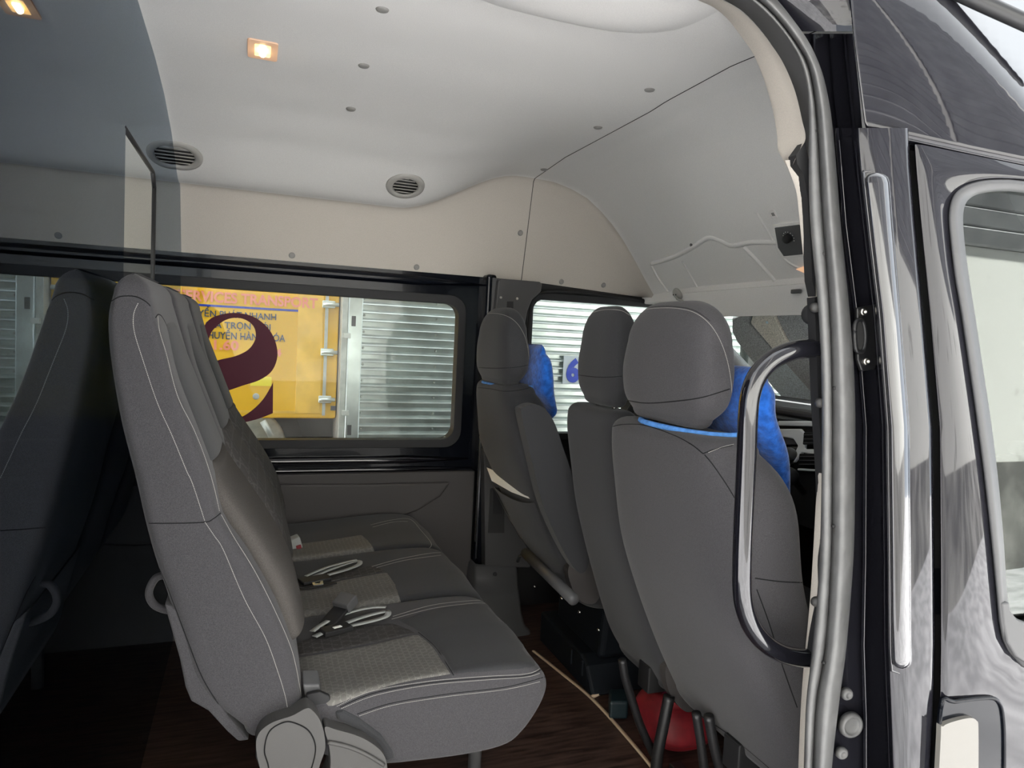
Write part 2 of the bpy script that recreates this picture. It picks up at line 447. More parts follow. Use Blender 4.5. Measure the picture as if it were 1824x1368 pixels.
p0, p1 = at(1052, 1243, Z=FL+.004), at(1104, 1216, Z=FL+.004)
struct(MB().obox((p0+p1)/2, (p1-p0)/2, Vector((0, .007, 0)), Vector((0, 0, .004))).build('trim_2', goldm))

# far side: black metal wall with a window opening
YW = 2.90
hx0, hz0, hx1, hz1 = -.95, .692, .826, 1.276
def tri(px, py): return at(px, py, Y=YW)
wallb = MB()
X0, X1 = -2.2, .945
outer = [(X0, .55), (X1, .55), (X1, 1.41), (X0, 1.41)]
wallb.prism([Vector((x, YW+.0, z)) for x, z in outer], (0, .05, 0), [[Vector((x, YW, z)) for x, z in rrect(hx0-.028, hz0-.03, hx1+.028, hz1+.028, .07)]])
wl_ = struct(wallb.build('wall_left', glossin, smooth=False))
w1 = bpy.data.objects.new('window_1', None); COL.objects.link(w1); struct(w1)
MB().prism([Vector((x, YW-.012, z)) for x, z in rrect(hx0-.034, hz0-.035, hx1+.034, hz1+.036, .075)], (0, .06, 0),
           [[Vector((x, YW-.012, z)) for x, z in rrect(hx0, hz0, hx1, hz1, .055)]]).build('window_frame', rubber_d, w1, smooth=False, bevel=.005)
MB().prism([Vector((x, YW+.03, z)) for x, z in rrect(hx0-.01, hz0-.01, hx1+.01, hz1+.01, .06)], (0, .004, 0)).build('pane', winglass, w1, smooth=False)
# swelling rails of the black frame above and below
def rail(z, y, r, x0, x1, name='rail', mat_=glossin, par=None, sy=1.0):
    m = MB(); rings = []
    for x in np.linspace(x0, x1, 12):
        e = min(1, (x1-x)/.06+.15)
        rings.append([Vector((x, y+sy*r*e*math.cos(q), z+r*e*math.sin(q))) for q in np.linspace(0, 2*math.pi, 18, endpoint=False)])
    return m.loft(rings).build(name, mat_, par or wl_)
rail(1.365, 2.895, .020, -2.2, .93, sy=.9)
rail(.606, 2.895, .017, -2.2, .90, sy=1.3, mat_=gloss)
rail(.566, 2.89, .009, -2.2, .93, mat_=gloss)
# lower grey trim with pressed arm rest
lt = MB().box((-2.2, 2.865, FL-.02), (.925, 2.92, .557)).build('wall_left.001', trimg, smooth=False, bevel=.006)
struct(lt)
arm = [tri(480, 858), tri(640, 858), tri(797, 855), tri(780, 880), tri(740, 905), tri(690, 922), tri(630, 932), tri(510, 942), tri(380, 960), tri(200, 960), tri(200, 858)]
MB().prism([Vector((p.x, 2.866, p.z)) for p in arm], (0, -.018, 0)).build('arm_rest', trimg, lt, smooth=False, bevel=.014)
rng = [Vector((-.4, 2.86, .36)), Vector((.2, 2.86, .345)), Vector((.5, 2.86, .352)), Vector((.75, 2.86, .345))]
# B pillar on the far side
bp_ = MB().box((.93, 2.84, FL), (.975, 2.93, 1.41)).build('wall_left.002', glossin, smooth=False, bevel=.012); struct(bp_)
MB().tube([(.931, 2.838, .25), (.931, 2.836, .9), (.931, 2.84, 1.2)], .0035, 6).build('weld_edge', chrome, bp_)
pt = struct(MB().box((.97, 2.80, .25), (1.16, 2.93, 1.05)).build('trim_3', beltp, smooth=False, bevel=.012))
YP = 2.80
up = [at(*p, Y=YP) for p in ((888, 500), (892, 496), (962, 502), (966, 506), (963, 520), (948, 534), (940, 552), (935, 580), (934, 640), (930, 700), (870, 700), (876, 640), (882, 560))]
upo = MB().prism(up, (0, .10, 0)).build('trim_4', beltp, smooth=False, bevel=.004); struct(upo)
for q in ((892, 530), (921, 532)):
    MB().lathe(at(q[0], q[1], Y=YP+.001), (0, -1, 0), [(0, .004), (.004, .004), (.006, .001), (.006, -.002)], 14).build('screw', chrome, upo)
MB().prism([at(*p, Y=YP+.0005) for p in ((903, 537), (914, 537), (914, 556), (902, 556))], (0, -.003, 0)).build('belt_slot', slotm, upo, smooth=False)
MB().box((.952, 2.83, 1.20), (.975, 2.842, 1.395)).build('bracket', gplast_d, bp_, smooth=False, bevel=.002)
# lower pillar cover with belt slot and flared foot
lo_ = MB().prism([at(*p, Y=2.79) for p in ((862, 800), (935, 800), (945, 1012), (864, 1012))], (0, .1, 0)).build('trim_5', beltp, smooth=False, bevel=.006); struct(lo_)
MB().prism([at(*p, Y=2.7895) for p in ((873, 870), (898, 870), (898, 949), (869, 949))], (0, -.003, 0)).build('belt_slot', slotm, lo_, smooth=False)
MB().prism([at(*p, Y=2.789) for p in ((878, 868), (893, 868), (893, 915), (877, 915))], (0, -.005, 0)).build('belt_tongue', blk, lo_, smooth=False)
prof = [(1005, 848, 918, 2.80), (1012, 846, 922, 2.775), (1030, 845, 924, 2.76), (1048, 845, 925, 2.745), (1056, 845, 926, 2.72), (1064, 846, 927, 2.70), (1090, 850, 930, 2.67), (1115, 856, 936, 2.63), (1125, 858, 946, 2.60), (1162, 862, 949, 2.56), (1185, 862, 949, 2.55)]
rows = []
for y, l, r, Y in prof:
    a_, b_ = at(l, y, Y=Y), at(r, y, Y=Y)
    rows.append([a_+Vector((0, .15, 0)), a_+Vector((0, .01, 0)), a_+Vector((.012, 0, 0)), lerp(a_, b_, .5), b_-Vector((.012, 0, 0)), b_+Vector((0, .01, 0)), b_+Vector((0, .15, 0))])
foot = struct(MB().grid(rows).build('trim_6', beltp))
MB().lathe(at(882, 1023, Y=2.757), (0, -1, 0), [(0, .002), (.008, .002), (.009, -.003)], 16).build('plug', slotm, foot)

# driver's door and window on the far side
d2 = MB()
dz = [at(*p, Y=YW) for p in ((945, 560),)]
x0d, x1d = 1.165, 2.35
dw = rrect(x0d, .72, x1d, 1.318, .05)
d2.prism([Vector((x, YW, z)) for x, z in ((.975, FL-.1), (2.6, FL-.1), (2.6, .70), (2.35, 1.40), (.975, 1.40))], (0, .05, 0), [[Vector((x, YW, z)) for x, z in rrect(x0d-.02, .70, x1d, 1.34, .06)]])
door2 = struct(d2.build('door_2', sat, smooth=False))
w2 = bpy.data.objects.new('window_2', None); COL.objects.link(w2); struct(w2)
MB().prism([Vector((x, YW-.02, z)) for x, z in rrect(x0d-.03, .69, x1d, 1.352, .065)], (0, .06, 0), [[Vector((x, YW-.02, z)) for x, z in rrect(x0d, .72, x1d, 1.322, .05)]]).build('window_frame', rubber_d, w2, smooth=False, bevel=.006)
MB().prism([Vector((x, YW+.03, z)) for x, z in rrect(x0d-.01, .71, x1d, 1.33, .05)], (0, .004, 0)).build('pane', winglass, w2, smooth=False)
MB().tube([Vector(p) for p in catmull([(1.15, 2.885, 1.05), (1.152, 2.885, 1.25), (1.17, 2.885, 1.325), (1.24, 2.885, 1.358), (1.5, 2.885, 1.362), (1.75, 2.885, 1.345), (1.9, 2.885, 1.30)], 6)], .011, 8).build('door_seal', blk, w2)
# windscreen surround: header, nearside and far pillars
struct(MB().box((1.725, 1.0, 1.335), (1.80, 2.92, 1.45)).build('trim_7', headl, smooth=False, bevel=.01))
MB_ = MB().tube([Vector((1.82, 2.86, 1.40)), Vector((2.2, 2.87, 1.12)), Vector((2.62, 2.88, .80))], .045, 12)
struct(MB_.build('trim_8', gplast_d))
wsp = [Vector((1.80, 1.02, 1.42)), Vector((1.80, 2.88, 1.42)), Vector((2.62, 2.90, .78)), Vector((2.62, 1.0, .78))]
w3 = struct(MB().prism(wsp, (.004, 0, .004)).build('window_3', winglass, smooth=False))

# rear compartment behind the smoked partition, closed off
struct(MB().prism([Vector((-2.25, y, z)) for y, z in ((1.0, FL), (2.95, FL), (2.95, 1.9), (1.0, 1.9))], (.05, 0, 0), [[Vector((-2.25, y, z)) for y, z in rrect(1.15, .70, 2.8, 1.60, .08)]]).build('wall_rear', bpanel, smooth=False))
struct(MB().prism([Vector((-2.235, y, z)) for y, z in rrect(1.14, .69, 2.81, 1.61, .08)], (.004, 0, 0)).build('window_4', winglass, smooth=False))
struct(MB().prism([Vector((x, .95, z)) for x, z in ((-2.2, FL), (-.30, FL), (-.30, 1.9), (-2.2, 1.9))], (0, .05, 0), [[Vector((x, .95, z)) for x, z in rrect(-2.05, .70, -.42, 1.60, .08)]]).build('wall_right', bpanel, smooth=False))
struct(MB().prism([Vector((x, .965, z)) for x, z in rrect(-2.06, .69, -.41, 1.61, .08)], (0, .004, 0)).build('window_5', winglass, smooth=False))
XP = -.256
# smoked glass partition, cut to the headliner, with a pass-through opening
pl = [Vector((XP, q.y, q.z-.004)) for q in liner_rows([XP])[0]]
poly = [Vector((XP, .885, FL+.002))]+[Vector((XP, 2.86, FL+.002)), Vector((XP, 2.86, .56)), Vector((XP, 2.885, .57))]+[Vector((XP, q.y-.004, q.z)) for q in pl]+[Vector((XP, .885, 1.70))]
no = [at(*p, X=XP) for p in ((222, 234), (275, 305), (279, 640), (212, 640))]
no = [Vector((XP, 1.665, 1.536)), Vector((XP, 2.115, 1.536)), Vector((XP, 2.15, 1.50)), Vector((XP, 2.15, 1.0)), Vector((XP, 1.665, 1.0))]
part = thing('glass_partition', 'smoked glass partition behind the bench, reaching up to the headliner', 'partition')
MB().prism(poly, (-.008, 0, 0), [no]).build('pane', partglass, part, smooth=False)
m = MB()
for a_, b_ in ((no[0], no[1]), (no[1], no[2]), (no[2], no[3])):
    m.tube([a_+Vector((-.004, 0, 0)), b_+Vector((-.004, 0, 0))], .0055, 8)
m.build('edge_trim', blk, part)
# ------------------------------------------------------------------ bench of three seats
bench = thing('bench_seat', 'charcoal three-seat bench with white stitching in front of the smoked partition', 'bench seat')
PITCH, W = .468, .452
def bench_back(y0, name):
    # (z, rear x, front x) read along the outboard side
    prof = [(.335, .00, .118), (.40, -.068, .116), (.45, -.10, .106), (.488, -.113, .095), (.583, -.136, .060), (.69, -.168, .004), (.765, -.186, -.044), (.847, -.203, -.064), (.94, -.225, -.098), (1.03, -.240, -.132), (1.10, -.249, -.152), (1.15, -.250, -.166), (1.185, -.243, -.176)]
    keys = []
    for z, xr, xf in prof:
        pin = .012 if z < 1.0 else lerp(.012, .055, sstep(1.0, 1.19, z))
        keys.append((z, xr, xf, y0+(.0 if z < 1.05 else (z-1.05)*.10), y0+W-(.0 if z < 1.0 else (z-1.0)*.25)))
    return soft(keys, n=8, rt=.042, rb=.03, k=64, sub=3).build(name, fab, bench)
backs = [bench_back(1.43+PITCH*i, 'backrest') for i in range(3)]
TB = [bvh(b) for b in backs]
# forward swell of each back: shoulder bolster and lumbar bolster
for i in range(3):
    y0 = 1.43+PITCH*i
    kk = [(.50, .05, .125, y0+.05, y0+W-.05), (.60, .02, .098, y0+.045, y0+W-.045), (.70, -.03, .045, y0+.045, y0+W-.045), (.80, -.10, -.020, y0+.05, y0+W-.05), (.845, -.12, -.048, y0+.06, y0+W-.06)]
    soft(kk, n=3.2, rt=.02, rb=.02, k=40, sub=3).build('lumbar_cushion', ins_d if i else brownc, bench)
    kk = [(.87, -.14, -.058, y0+.045, y0+W-.06), (.97, -.18, -.096, y0+.05, y0+W-.07), (1.06, -.20, -.130, y0+.06, y0+W-.09), (1.12, -.21, -.153, y0+.08, y0+W-.11)]
    soft(kk, n=3.0, rt=.02, rb=.01, k=40, sub=3).build('shoulder_cushion', fab_d, bench)
# outer side of the near back: seams and stitching
stitch(TB[0], [[(246, 540), (238, 560), (239, 590), (253, 637), (280, 717), (306, 775), (332, 838), (343, 862), (365, 929)],
               [(365, 930), (382, 955), (398, 980), (435, 1066), (473, 1137), (496, 1200), (508, 1240), (513, 1268)],
               [(281, 563), (284, 590), (296, 630), (316, 705), (345, 765), (366, 818), (381, 868), (391, 912)],
               [(394, 917), (417, 958), (454, 1018), (492, 1093), (520, 1160), (534, 1225), (538, 1255)]], bench, thread)
seam(TB[0], [[(252, 932), (310, 932), (365, 930), (380, 924), (393, 914)],
             [(199, 536), (215, 528), (240, 528), (258, 536), (268, 545)],
             [(254, 935), (275, 990), (300, 1050), (330, 1130), (362, 1210), (400, 1270)],
             [(277, 566), (283, 560), (292, 570), (310, 610), (328, 650)]], bench, seamm)
# moulded rear shell and pull loop
sh = []
for x, y in ((292, 1075), (320, 1175), (330, 1225), (340, 1250), (372, 1268), (404, 1303), (425, 1322), (445, 1320), (405, 1275), (372, 1215), (340, 1150), (312, 1085)):
    sh.append(at(x, y, Y=1.437))
MB().prism(sh, (0, W-.02, 0)).build('rear_shell', fab, bench, smooth=False, bevel=.006)
lp = [Vector(at(*p, Y=1.50)) for p in ((300, 1025), (280, 1028), (268, 1045), (266, 1062), (276, 1078), (295, 1086), (312, 1088))]
cl = [Vector(p) for p in catmull(lp, 5)]
MB().tube(cl, .0075, 10).build('pull_loop', fab, bench)

# cushions
CP = [(.07, .345), (.12, .372), (.20, .378), (.30, .386), (.42, .396), (.52, .400), (.59, .397), (.635, .384), (.660, .362), (.667, .335), (.660, .305), (.640, .268), (.612, .232), (.575, .206), (.50, .197), (.38, .200), (.26, .212), (.15, .255), (.09, .30)]
def bench_cushion(y0):
    base = catmull(CP, 4, True); cx, cz = .38, .30; rings = []
    def ring(y, ins_):
        out = []
        for p in base:
            dx, dz_ = p[0]-cx, p[1]-cz
            out.append(Vector((cx+dx*(1-ins_/.28), y, cz+dz_*(1-ins_/.10))))
        return out
    prof = [(0, .022), (.002, .012), (.006, .006), (.012, .002), (.022, 0), (.05, -.001), (.11, -.001), (.17, -.004), (.226, -.006)]
    prof = prof+[(W-a, b) for a, b in reversed(prof[:-1])]
    for a, b in prof: rings.append(ring(y0+a, b))
    m = MB().loft(rings)
    # shallow hollow where one sits
    for v in m.v:
        if v.z > .33 and v.x < .45:
            d = abs(v.y-(y0+W/2))/(W/2); v.z -= .008*sstep(.95, .3, d)*sstep(.47, .38, v.x)
    return m.build('cushion', fab_d if y0 > 1.5 else fab, bench)
cush = [bench_cushion(1.43+PITCH*i) for i in range(3)]
TC = [bvh(c) for c in cush]
# pale woven seat panels, dark side panels and smooth front panels
coons(TC[0], [(520, 1172), (640, 1152), (745, 1128)], [(745, 1128), (772, 1150), (793, 1180), (806, 1201)], [(585, 1262), (690, 1224), (806, 1201)], [(520, 1172), (545, 1215), (585, 1262)], .0022).build('seat_panel', ins, bench)
coons(TC[0], [(515, 1150), (610, 1120), (680, 1113), (700, 1110)], [(700, 1110), (725, 1118), (743, 1127)], [(520, 1170), (640, 1150), (743, 1127)], [(515, 1150), (517, 1160), (520, 1170)], .0018).build('side_panel', ins_d, bench)
coons(TC[0], [(706, 1105), (780, 1082), (850, 1072), (868, 1073)], [(868, 1073), (905, 1110), (950, 1165), (958, 1185)], [(808, 1203), (880, 1198), (945, 1192), (958, 1185)], [(706, 1105), (745, 1126), (780, 1160), (808, 1203)], .0016).build('front_panel', fab_d, bench)
coons(TC[1], [(510, 1055), (600, 1035), (690, 1018)], [(690, 1018), (706, 1040), (713, 1060), (718, 1076)], [(520, 1118), (620, 1096), (718, 1076)], [(510, 1055), (515, 1085), (520, 1118)], .0022).build('seat_panel', ins, bench)
coons(TC[1], [(505, 1040), (590, 1020), (650, 1010), (670, 1011)], [(670, 1011), (680, 1013), (689, 1018)], [(510, 1054), (600, 1034), (689, 1018)], [(505, 1040), (507, 1047), (510, 1054)], .0018).build('side_panel', ins_d, bench)
coons(TC[2], [(500, 972), (580, 962), (645, 952)], [(645, 952), (660, 965), (668, 978), (671, 990)], [(505, 1022), (580, 1008), (671, 990)], [(500, 972), (502, 1000), (505, 1022)], .0022).build('seat_panel', ins, bench)
stitch(TC[0], [[(600, 1258), (660, 1232), (760, 1214), (860, 1205), (930, 1201), (955, 1195), (964, 1184), (955, 1165), (905, 1105), (870, 1070)],
               [(608, 1262), (670, 1238), (765, 1220), (865, 1211), (935, 1206), (962, 1199)],
               [(640, 1275), (700, 1256), (800, 1240), (900, 1228), (962, 1214)],
               [(700, 1098), (770, 1078), (840, 1070), (870, 1070)], [(698, 1103), (770, 1084), (840, 1075), (865, 1075)]], bench, thread)
seam(TC[0], [[(605, 1260), (665, 1235), (762, 1217), (862, 1208), (932, 1204), (962, 1194), (968, 1184), (957, 1160), (908, 1103), (872, 1066)],
             [(636, 1272), (700, 1252), (800, 1236), (900, 1224), (970, 1206)],
             [(745, 1126), (775, 1152), (797, 1185), (808, 1203)]], bench, seamm, .0012)
for k, l in ((1, [[(660, 1010), (720, 994), (790, 985), (812, 1010), (837, 1045), (835, 1056), (815, 1064), (700, 1088)], [(664, 1013), (722, 998), (786, 989)]]),
             (2, [[(660, 935), (700, 926), (730, 925), (750, 945), (768, 968), (763, 978)], [(664, 939), (700, 930), (727, 929)]])):
    stitch(TC[k], l, bench, thread, r=.0009)
# padded lower side valance beside the hinge
vl = [at(*p, Y=1.424) for p in ((596, 1268), (612, 1266), (640, 1280), (680, 1310), (700, 1338), (706, 1354), (690, 1358), (668, 1330), (636, 1302), (600, 1284))]
MB().prism(vl, (0, .04, 0)).build('side_valance', fab_d, bench, smooth=False, bevel=.008)
# recliner hinge cover and arm
hc = [Vector(at(*p, Y=1.392)) for p in catmull([(456, 1330), (462, 1305), (485, 1287), (520, 1275), (545, 1262), (556, 1265), (570, 1283), (578, 1310), (579, 1335), (570, 1362), (560, 1395), (520, 1420), (480, 1410), (464, 1372)], 5, True)]
MB().prism(hc, (0, .045, 0)).build('hinge_cover', gplast, bench, smooth=False, bevel=.008)
cc = [Vector(at(*p, Y=1.3908)) for p in catmull([(471, 1335), (480, 1303), (505, 1287), (525, 1288), (550, 1302), (562, 1330), (556, 1365), (540, 1400), (490, 1400), (477, 1360)], 5, True)]
MB().tube(cc+[cc[0]], .0012, 6).build('hinge_groove', seamm, bench)
ha = [Vector(at(*p, Y=1.396)) for p in catmull([(578, 1296), (600, 1300), (640, 1312), (668, 1328), (684, 1345), (690, 1368), (688, 1410), (640, 1420), (576, 1420), (588, 1370), (586, 1330)], 4, True)]
MB().prism(ha, (0, .06, 0)).build('hinge_arm', gplast, bench, smooth=False, bevel=.010)
hr = [Vector(at(*p, Y=1.394)) for p in catmull([(584, 1322), (620, 1330), (655, 1345), (684, 1363)], 5)]
MB().tube(hr, .0045, 8).build('hinge_rib', gplast, bench)
hd = [Vector(at(*p, Y=1.402)) for p in ((455, 1318), (475, 1296), (490, 1290), (490, 1380), (470, 1390), (455, 1350))]
MB().prism(hd, (0, .05, 0)).build('hinge_shroud', sat, bench, smooth=False, bevel=.004)
# frame below
fr = MB(); fr.box((.12, 1.72, .16), (.60, 1.76, .205)); fr.box((.12, 2.58, .16), (.60, 2.62, .205)); fr.box((.12, 1.60, .17), (.15, 2.75, .20)); fr.box((.57, 1.66, .17), (.60, 2.75, .20))
fr.build('seat_frame', blk, bench, smooth=False, bevel=.006)
for x, y in ((.60, 1.74), (.60, 2.60), (.12, 1.60), (.12, 2.60)):
    MB().tube([(x, y, FL+.001), (x, y, .18)], .018, 16).build('leg', gplast_d, bench)
# belts lying on the cushions
def buckle(tree, px, py, d, up, s, par, tip=True):
    h = hit(tree, px, py); c = h[0]+Vector((0, 0, .020)); d = Vector(d).normalized(); u = Vector(up).normalized(); w = d.cross(u).normalized()
    return c, d, u, w
h = hit(TC[0], 608, 1105); c = h[0]
d = Vector((.62, .62, .38)).normalized(); w = Vector((.7, -.7, 0)).normalized(); u = w.cross(d)
c = c+Vector((-.005, .0, .028))
bk = MB().obox(c+d*.026+u*.004, w*.026, d*.022, u*.014).build('seat_belt_buckle', gplast_d, bench, smooth=False, bevel=.004)
MB().obox(c-d*.024, w*.023, d*.034, u*.005).build('buckle_stalk', blk, bk, smooth=False, bevel=.003)
c2 = hit(TC[0], 598, 1128)[0]+Vector((-.0, 0, .010))
MB().obox(c2, Vector((.036, .012, .0)), Vector((-.007, .018, 0)), Vector((0, 0, .007))).build('belt_tongue', blk, bk, smooth=False, bevel=.003)
MB().obox(c2+Vector((.003, -.004, .0078)), Vector((.010, .0035, .0)), Vector((-.002, .004, 0)), Vector((0, 0, .0008))).build('belt_label', paper, bk, smooth=False)
def belt(tree, pxs, wdt, par, lift=.004, name='belt_webbing', m_=None):
    a_, b_ = [], []
    for p in catmull(pxs, 6):
        h = hit(tree, p[0], p[1], lift)
        if h: a_.append(h[0])
    L_, R_ = [], []
    for i, p in enumerate(a_):
        t = (a_[min(i+1, len(a_)-1)]-a_[max(0, i-1)]).normalized(); s = t.cross(Vector((0, 0, 1))).normalized()
        L_.append(p+s*wdt/2); R_.append(p-s*wdt/2)
    dn = Vector((0, 0, -.0016))
    MB().grid([L_, R_, [p+dn for p in R_], [p+dn for p in L_], L_]).build(name, m_ or webb, par)
belt(TC[0], [(560, 1142), (590, 1128), (640, 1108), (680, 1097), (691, 1096), (689, 1104), (668, 1112), (625, 1122)], .016, bench, .012)
belt(TC[0], [(556, 1138), (585, 1118), (625, 1102), (660, 1094), (688, 1093)], .014, bench, .020)
belt(TC[1], [(545, 1040), (580, 1024), (615, 1011), (638, 1005), (640, 1011), (620, 1020), (585, 1030)], .016, bench, .012)
belt(TC[1], [(545, 1036), (580, 1021), (610, 1012), (636, 1006)], .012, bench, .018)
c3 = hit(TC[1], 560, 1038)[0]+Vector((0, 0, .010))
tg = MB().obox(c3, Vector((.042, .012, 0)), Vector((-.008, .022, 0)), Vector((0, 0, .005))).build('belt_tongue', blk, bench, smooth=False, bevel=.003)
c4 = c3+Vector((.006, -.032, -.001))
MB().prism([c4+Vector(p) for p in ((-.016, .014, 0), (.016, .020, 0), (.016, -.016, 0), (-.014, -.020, 0))], (0, 0, .003), [[c4+Vector(p) for p in ((-.008, .004, 0), (.009, .007, 0), (.008, -.006, 0), (-.007, -.010, 0))]]).build('tongue_plate', steel, tg, smooth=False)
belt(TC[1], [(505, 1040), (540, 1052), (600, 1042)], .012, bench, .008, 'belt_loop', blk)
h = hit(TC[2], 524, 975); c = h[0]+Vector((-.01, 0, .012))
bk2 = MB().obox(c, Vector((.030, .004, .01)), Vector((-.003, .024, 0)), Vector((-.006, 0, .020))).build('seat_belt_buckle', webb, bench, smooth=False, bevel=.005)
MB().obox(c+Vector((.024, -.022, -.006)), Vector((.008, .001, .002)), Vector((-.001, .006, 0)), Vector((-.002, 0, .008))).build('release_button', red, bk2, smooth=False, bevel=.002)
c = at(556, 1222, Y=1.47)
bk3 = MB().obox(c, Vector((.017, 0, -.002)), Vector((0, .022, .006)), Vector((-.004, 0, .020))).build('seat_belt_buckle', gplast_d, bench, smooth=False, bevel=.004)
MB().prism([at(*p, Y=1.432) for p in ((545, 1238), (570, 1232), (588, 1240), (592, 1268), (596, 1290), (580, 1300), (566, 1280), (548, 1258))], (0, .012, 0)).build('buckle_strap', blk, bench, smooth=False, bevel=.004)

# ------------------------------------------------------------------ front seats
def headrest(px_keys, par, m_=fab, n=3.4, dome=None):
    o = soft(px_keys, n=n, dome=dome, rb=.02, k=48, sub=5).build('headrest', m_, par); return o, bvh(o)
pas = thing('front_bench_seat', 'charcoal double passenger seat, seen from behind beside the open doorway', 'front seat')
near_k = [(.20, 1.115, 1.31, 1.118, 1.62), (.33, 1.042, 1.26, 1.118, 1.62), (.49, .965, 1.20, 1.118, 1.618), (.645, .905, 1.14, 1.118, 1.615), (.80, .872, 1.11, 1.12, 1.612), (.875, .860, 1.07, 1.13, 1.607), (.925, .856, 1.02, 1.155, 1.595)]
nb = soft(near_k, n=4.6, rt=.032, rb=.03, k=56, sub=5).build('backrest', fab, pas); TN = bvh(nb)
mid_k = [(.17, 1.13, 1.30, 1.61, 1.955), (.253, 1.082, 1.25, 1.61, 1.955), (.444, 1.008, 1.18, 1.61, 1.953), (.628, .948, 1.12, 1.61, 1.950), (.753, .921, 1.09, 1.61, 1.948), (.876, .900, 1.04, 1.615, 1.945), (.93, .893, 1.00, 1.63, 1.925)]
mb_ = soft(mid_k, n=4.6, rt=.030, rb=.03, k=56, sub=5).build('backrest', fab_d, pas); TM = bvh(mb_)
h1, TH1 = headrest([(.985, .878, .955, 1.245, 1.52), (1.02, .864, .972, 1.210, 1.552), (1.08, .858, .98, 1.203, 1.562), (1.13, .860, .980, 1.210, 1.554), (1.148, .861, .979, 1.216, 1.548)], pas, dome=(.050, .105, .097))
h2, TH2 = headrest([(.985, .910, .975, 1.66, 1.85), (1.02, .898, .99, 1.635, 1.875), (1.08, .893, .995, 1.63, 1.88), (1.13, .896, .99, 1.636, 1.872), (1.15, .897, .989, 1.642, 1.868)], pas, fab_d, dome=(.042, .070, .095))
for y in (1.30, 1.44): MB().tube([(.915, y, .93), (.915, y, 1.0)], .006, 10).build('headrest_post', steel, pas)
for y in (1.70, 1.80): MB().tube([(.945, y, .93), (.945, y, 1.0)], .006, 10).build('headrest_post', steel, pas)
stitch(TH1, [[(1122, 557), (1160, 550), (1200, 549), (1235, 556), (1262, 575), (1282, 605), (1296, 645), (1303, 690), (1301, 720), (1290, 738)]], pas, thread)
seam(TH1, [[(1112, 712), (1150, 718), (1200, 715), (1250, 708), (1300, 693)]], pas, seamm, .0016)
seam(TH1, [[(1126, 554), (1160, 547), (1200, 546), (1237, 553), (1265, 572)]], pas, seamm, .001)
seam(TN, [[(1084, 762), (1110, 756), (1150, 758), (1200, 775), (1232, 792), (1252, 808)], [(1252, 808), (1275, 800), (1305, 793)], [(1255, 810), (1275, 835), (1310, 890), (1340, 960)]], pas, seamm, .0014)
stitch(TN, [[(1262, 806), (1285, 797), (1308, 791)], [(1345, 790), (1375, 808), (1400, 835), (1425, 875), (1446, 915)]], pas, thread)
seam(TN, [[(1345, 1030), (1390, 1036), (1440, 1038)], [(1348, 1050), (1370, 1110), (1395, 1190), (1420, 1260)], [(1205, 1232), (1240, 1268), (1300, 1310), (1370, 1368)]], pas, seamm, .0016)
seam(TM, [[(1005, 722), (1025, 712), (1060, 708), (1100, 712)]], pas, seamm, .001)
seam(TH2, [[(1030, 668), (1070, 672), (1108, 670)]], pas, seamm, .0012)
stitch(TH2, [[(1046, 560), (1075, 552), (1105, 553), (1122, 562)]], pas, thread, r=.0008)
# cushion, lower cover, hinge cover, tubular legs
soft([(.20, 1.20, 1.72, 1.12, 1.97), (.30, 1.20, 1.74, 1.12, 1.97), (.36, 1.22, 1.72, 1.13, 1.96)], n=6, rt=.03, rb=.03, k=56).build('cushion', fab_d, pas)
hcv = [Vector(at(*p, Y=1.60)) for p in catmull([(1186, 1190), (1196, 1178), (1208, 1190), (1218, 1215), (1226, 1250), (1236, 1262), (1232, 1268), (1218, 1266), (1200, 1246), (1188, 1220)], 4, True)]
MB().prism(hcv, (0, .03, 0)).build('hinge_cover', trimg, pas, smooth=False, bevel=.006)
soft([(.16, 1.16, 1.32, 1.13, 1.58), (.20, 1.12, 1.31, 1.12, 1.585)], n=5, rt=.01, rb=.01).build('lower_cover', trimg, pas)
def leg(pts, Y, r, m_=sat):
    MB().tube([Vector(p) for p in catmull([at(*p, Y=Y) for p in pts], 5)], r, 12).build('leg', m_, pas)
leg([(1108, 1175), (1113, 1205), (1122, 1235), (1140, 1290), (1160, 1335), (1172, 1362), (1178, 1400)], 1.66, .012)
leg([(1192, 1240), (1182, 1290), (1172, 1340), (1165, 1400)], 1.60, .016)
leg([(1262, 1275), (1270, 1320), (1282, 1368), (1290, 1400)], 1.36, .013)
leg([(1240, 1270), (1248, 1320), (1254, 1368), (1258, 1400)], 1.40, .012)
MB().box((1.16, 1.25, FL), (1.20, 1.64, FL+.02)).build('floor_rail', sat, pas, smooth=False, bevel=.004)
MB().box((1.10, 1.28, .13), (1.60, 1.34, .21)).build('seat_frame', blk, pas, smooth=False, bevel=.005)
MB().box((1.10, 1.68, .13), (1.60, 1.74, .21)).build('seat_frame', blk, pas, smooth=False, bevel=.005)

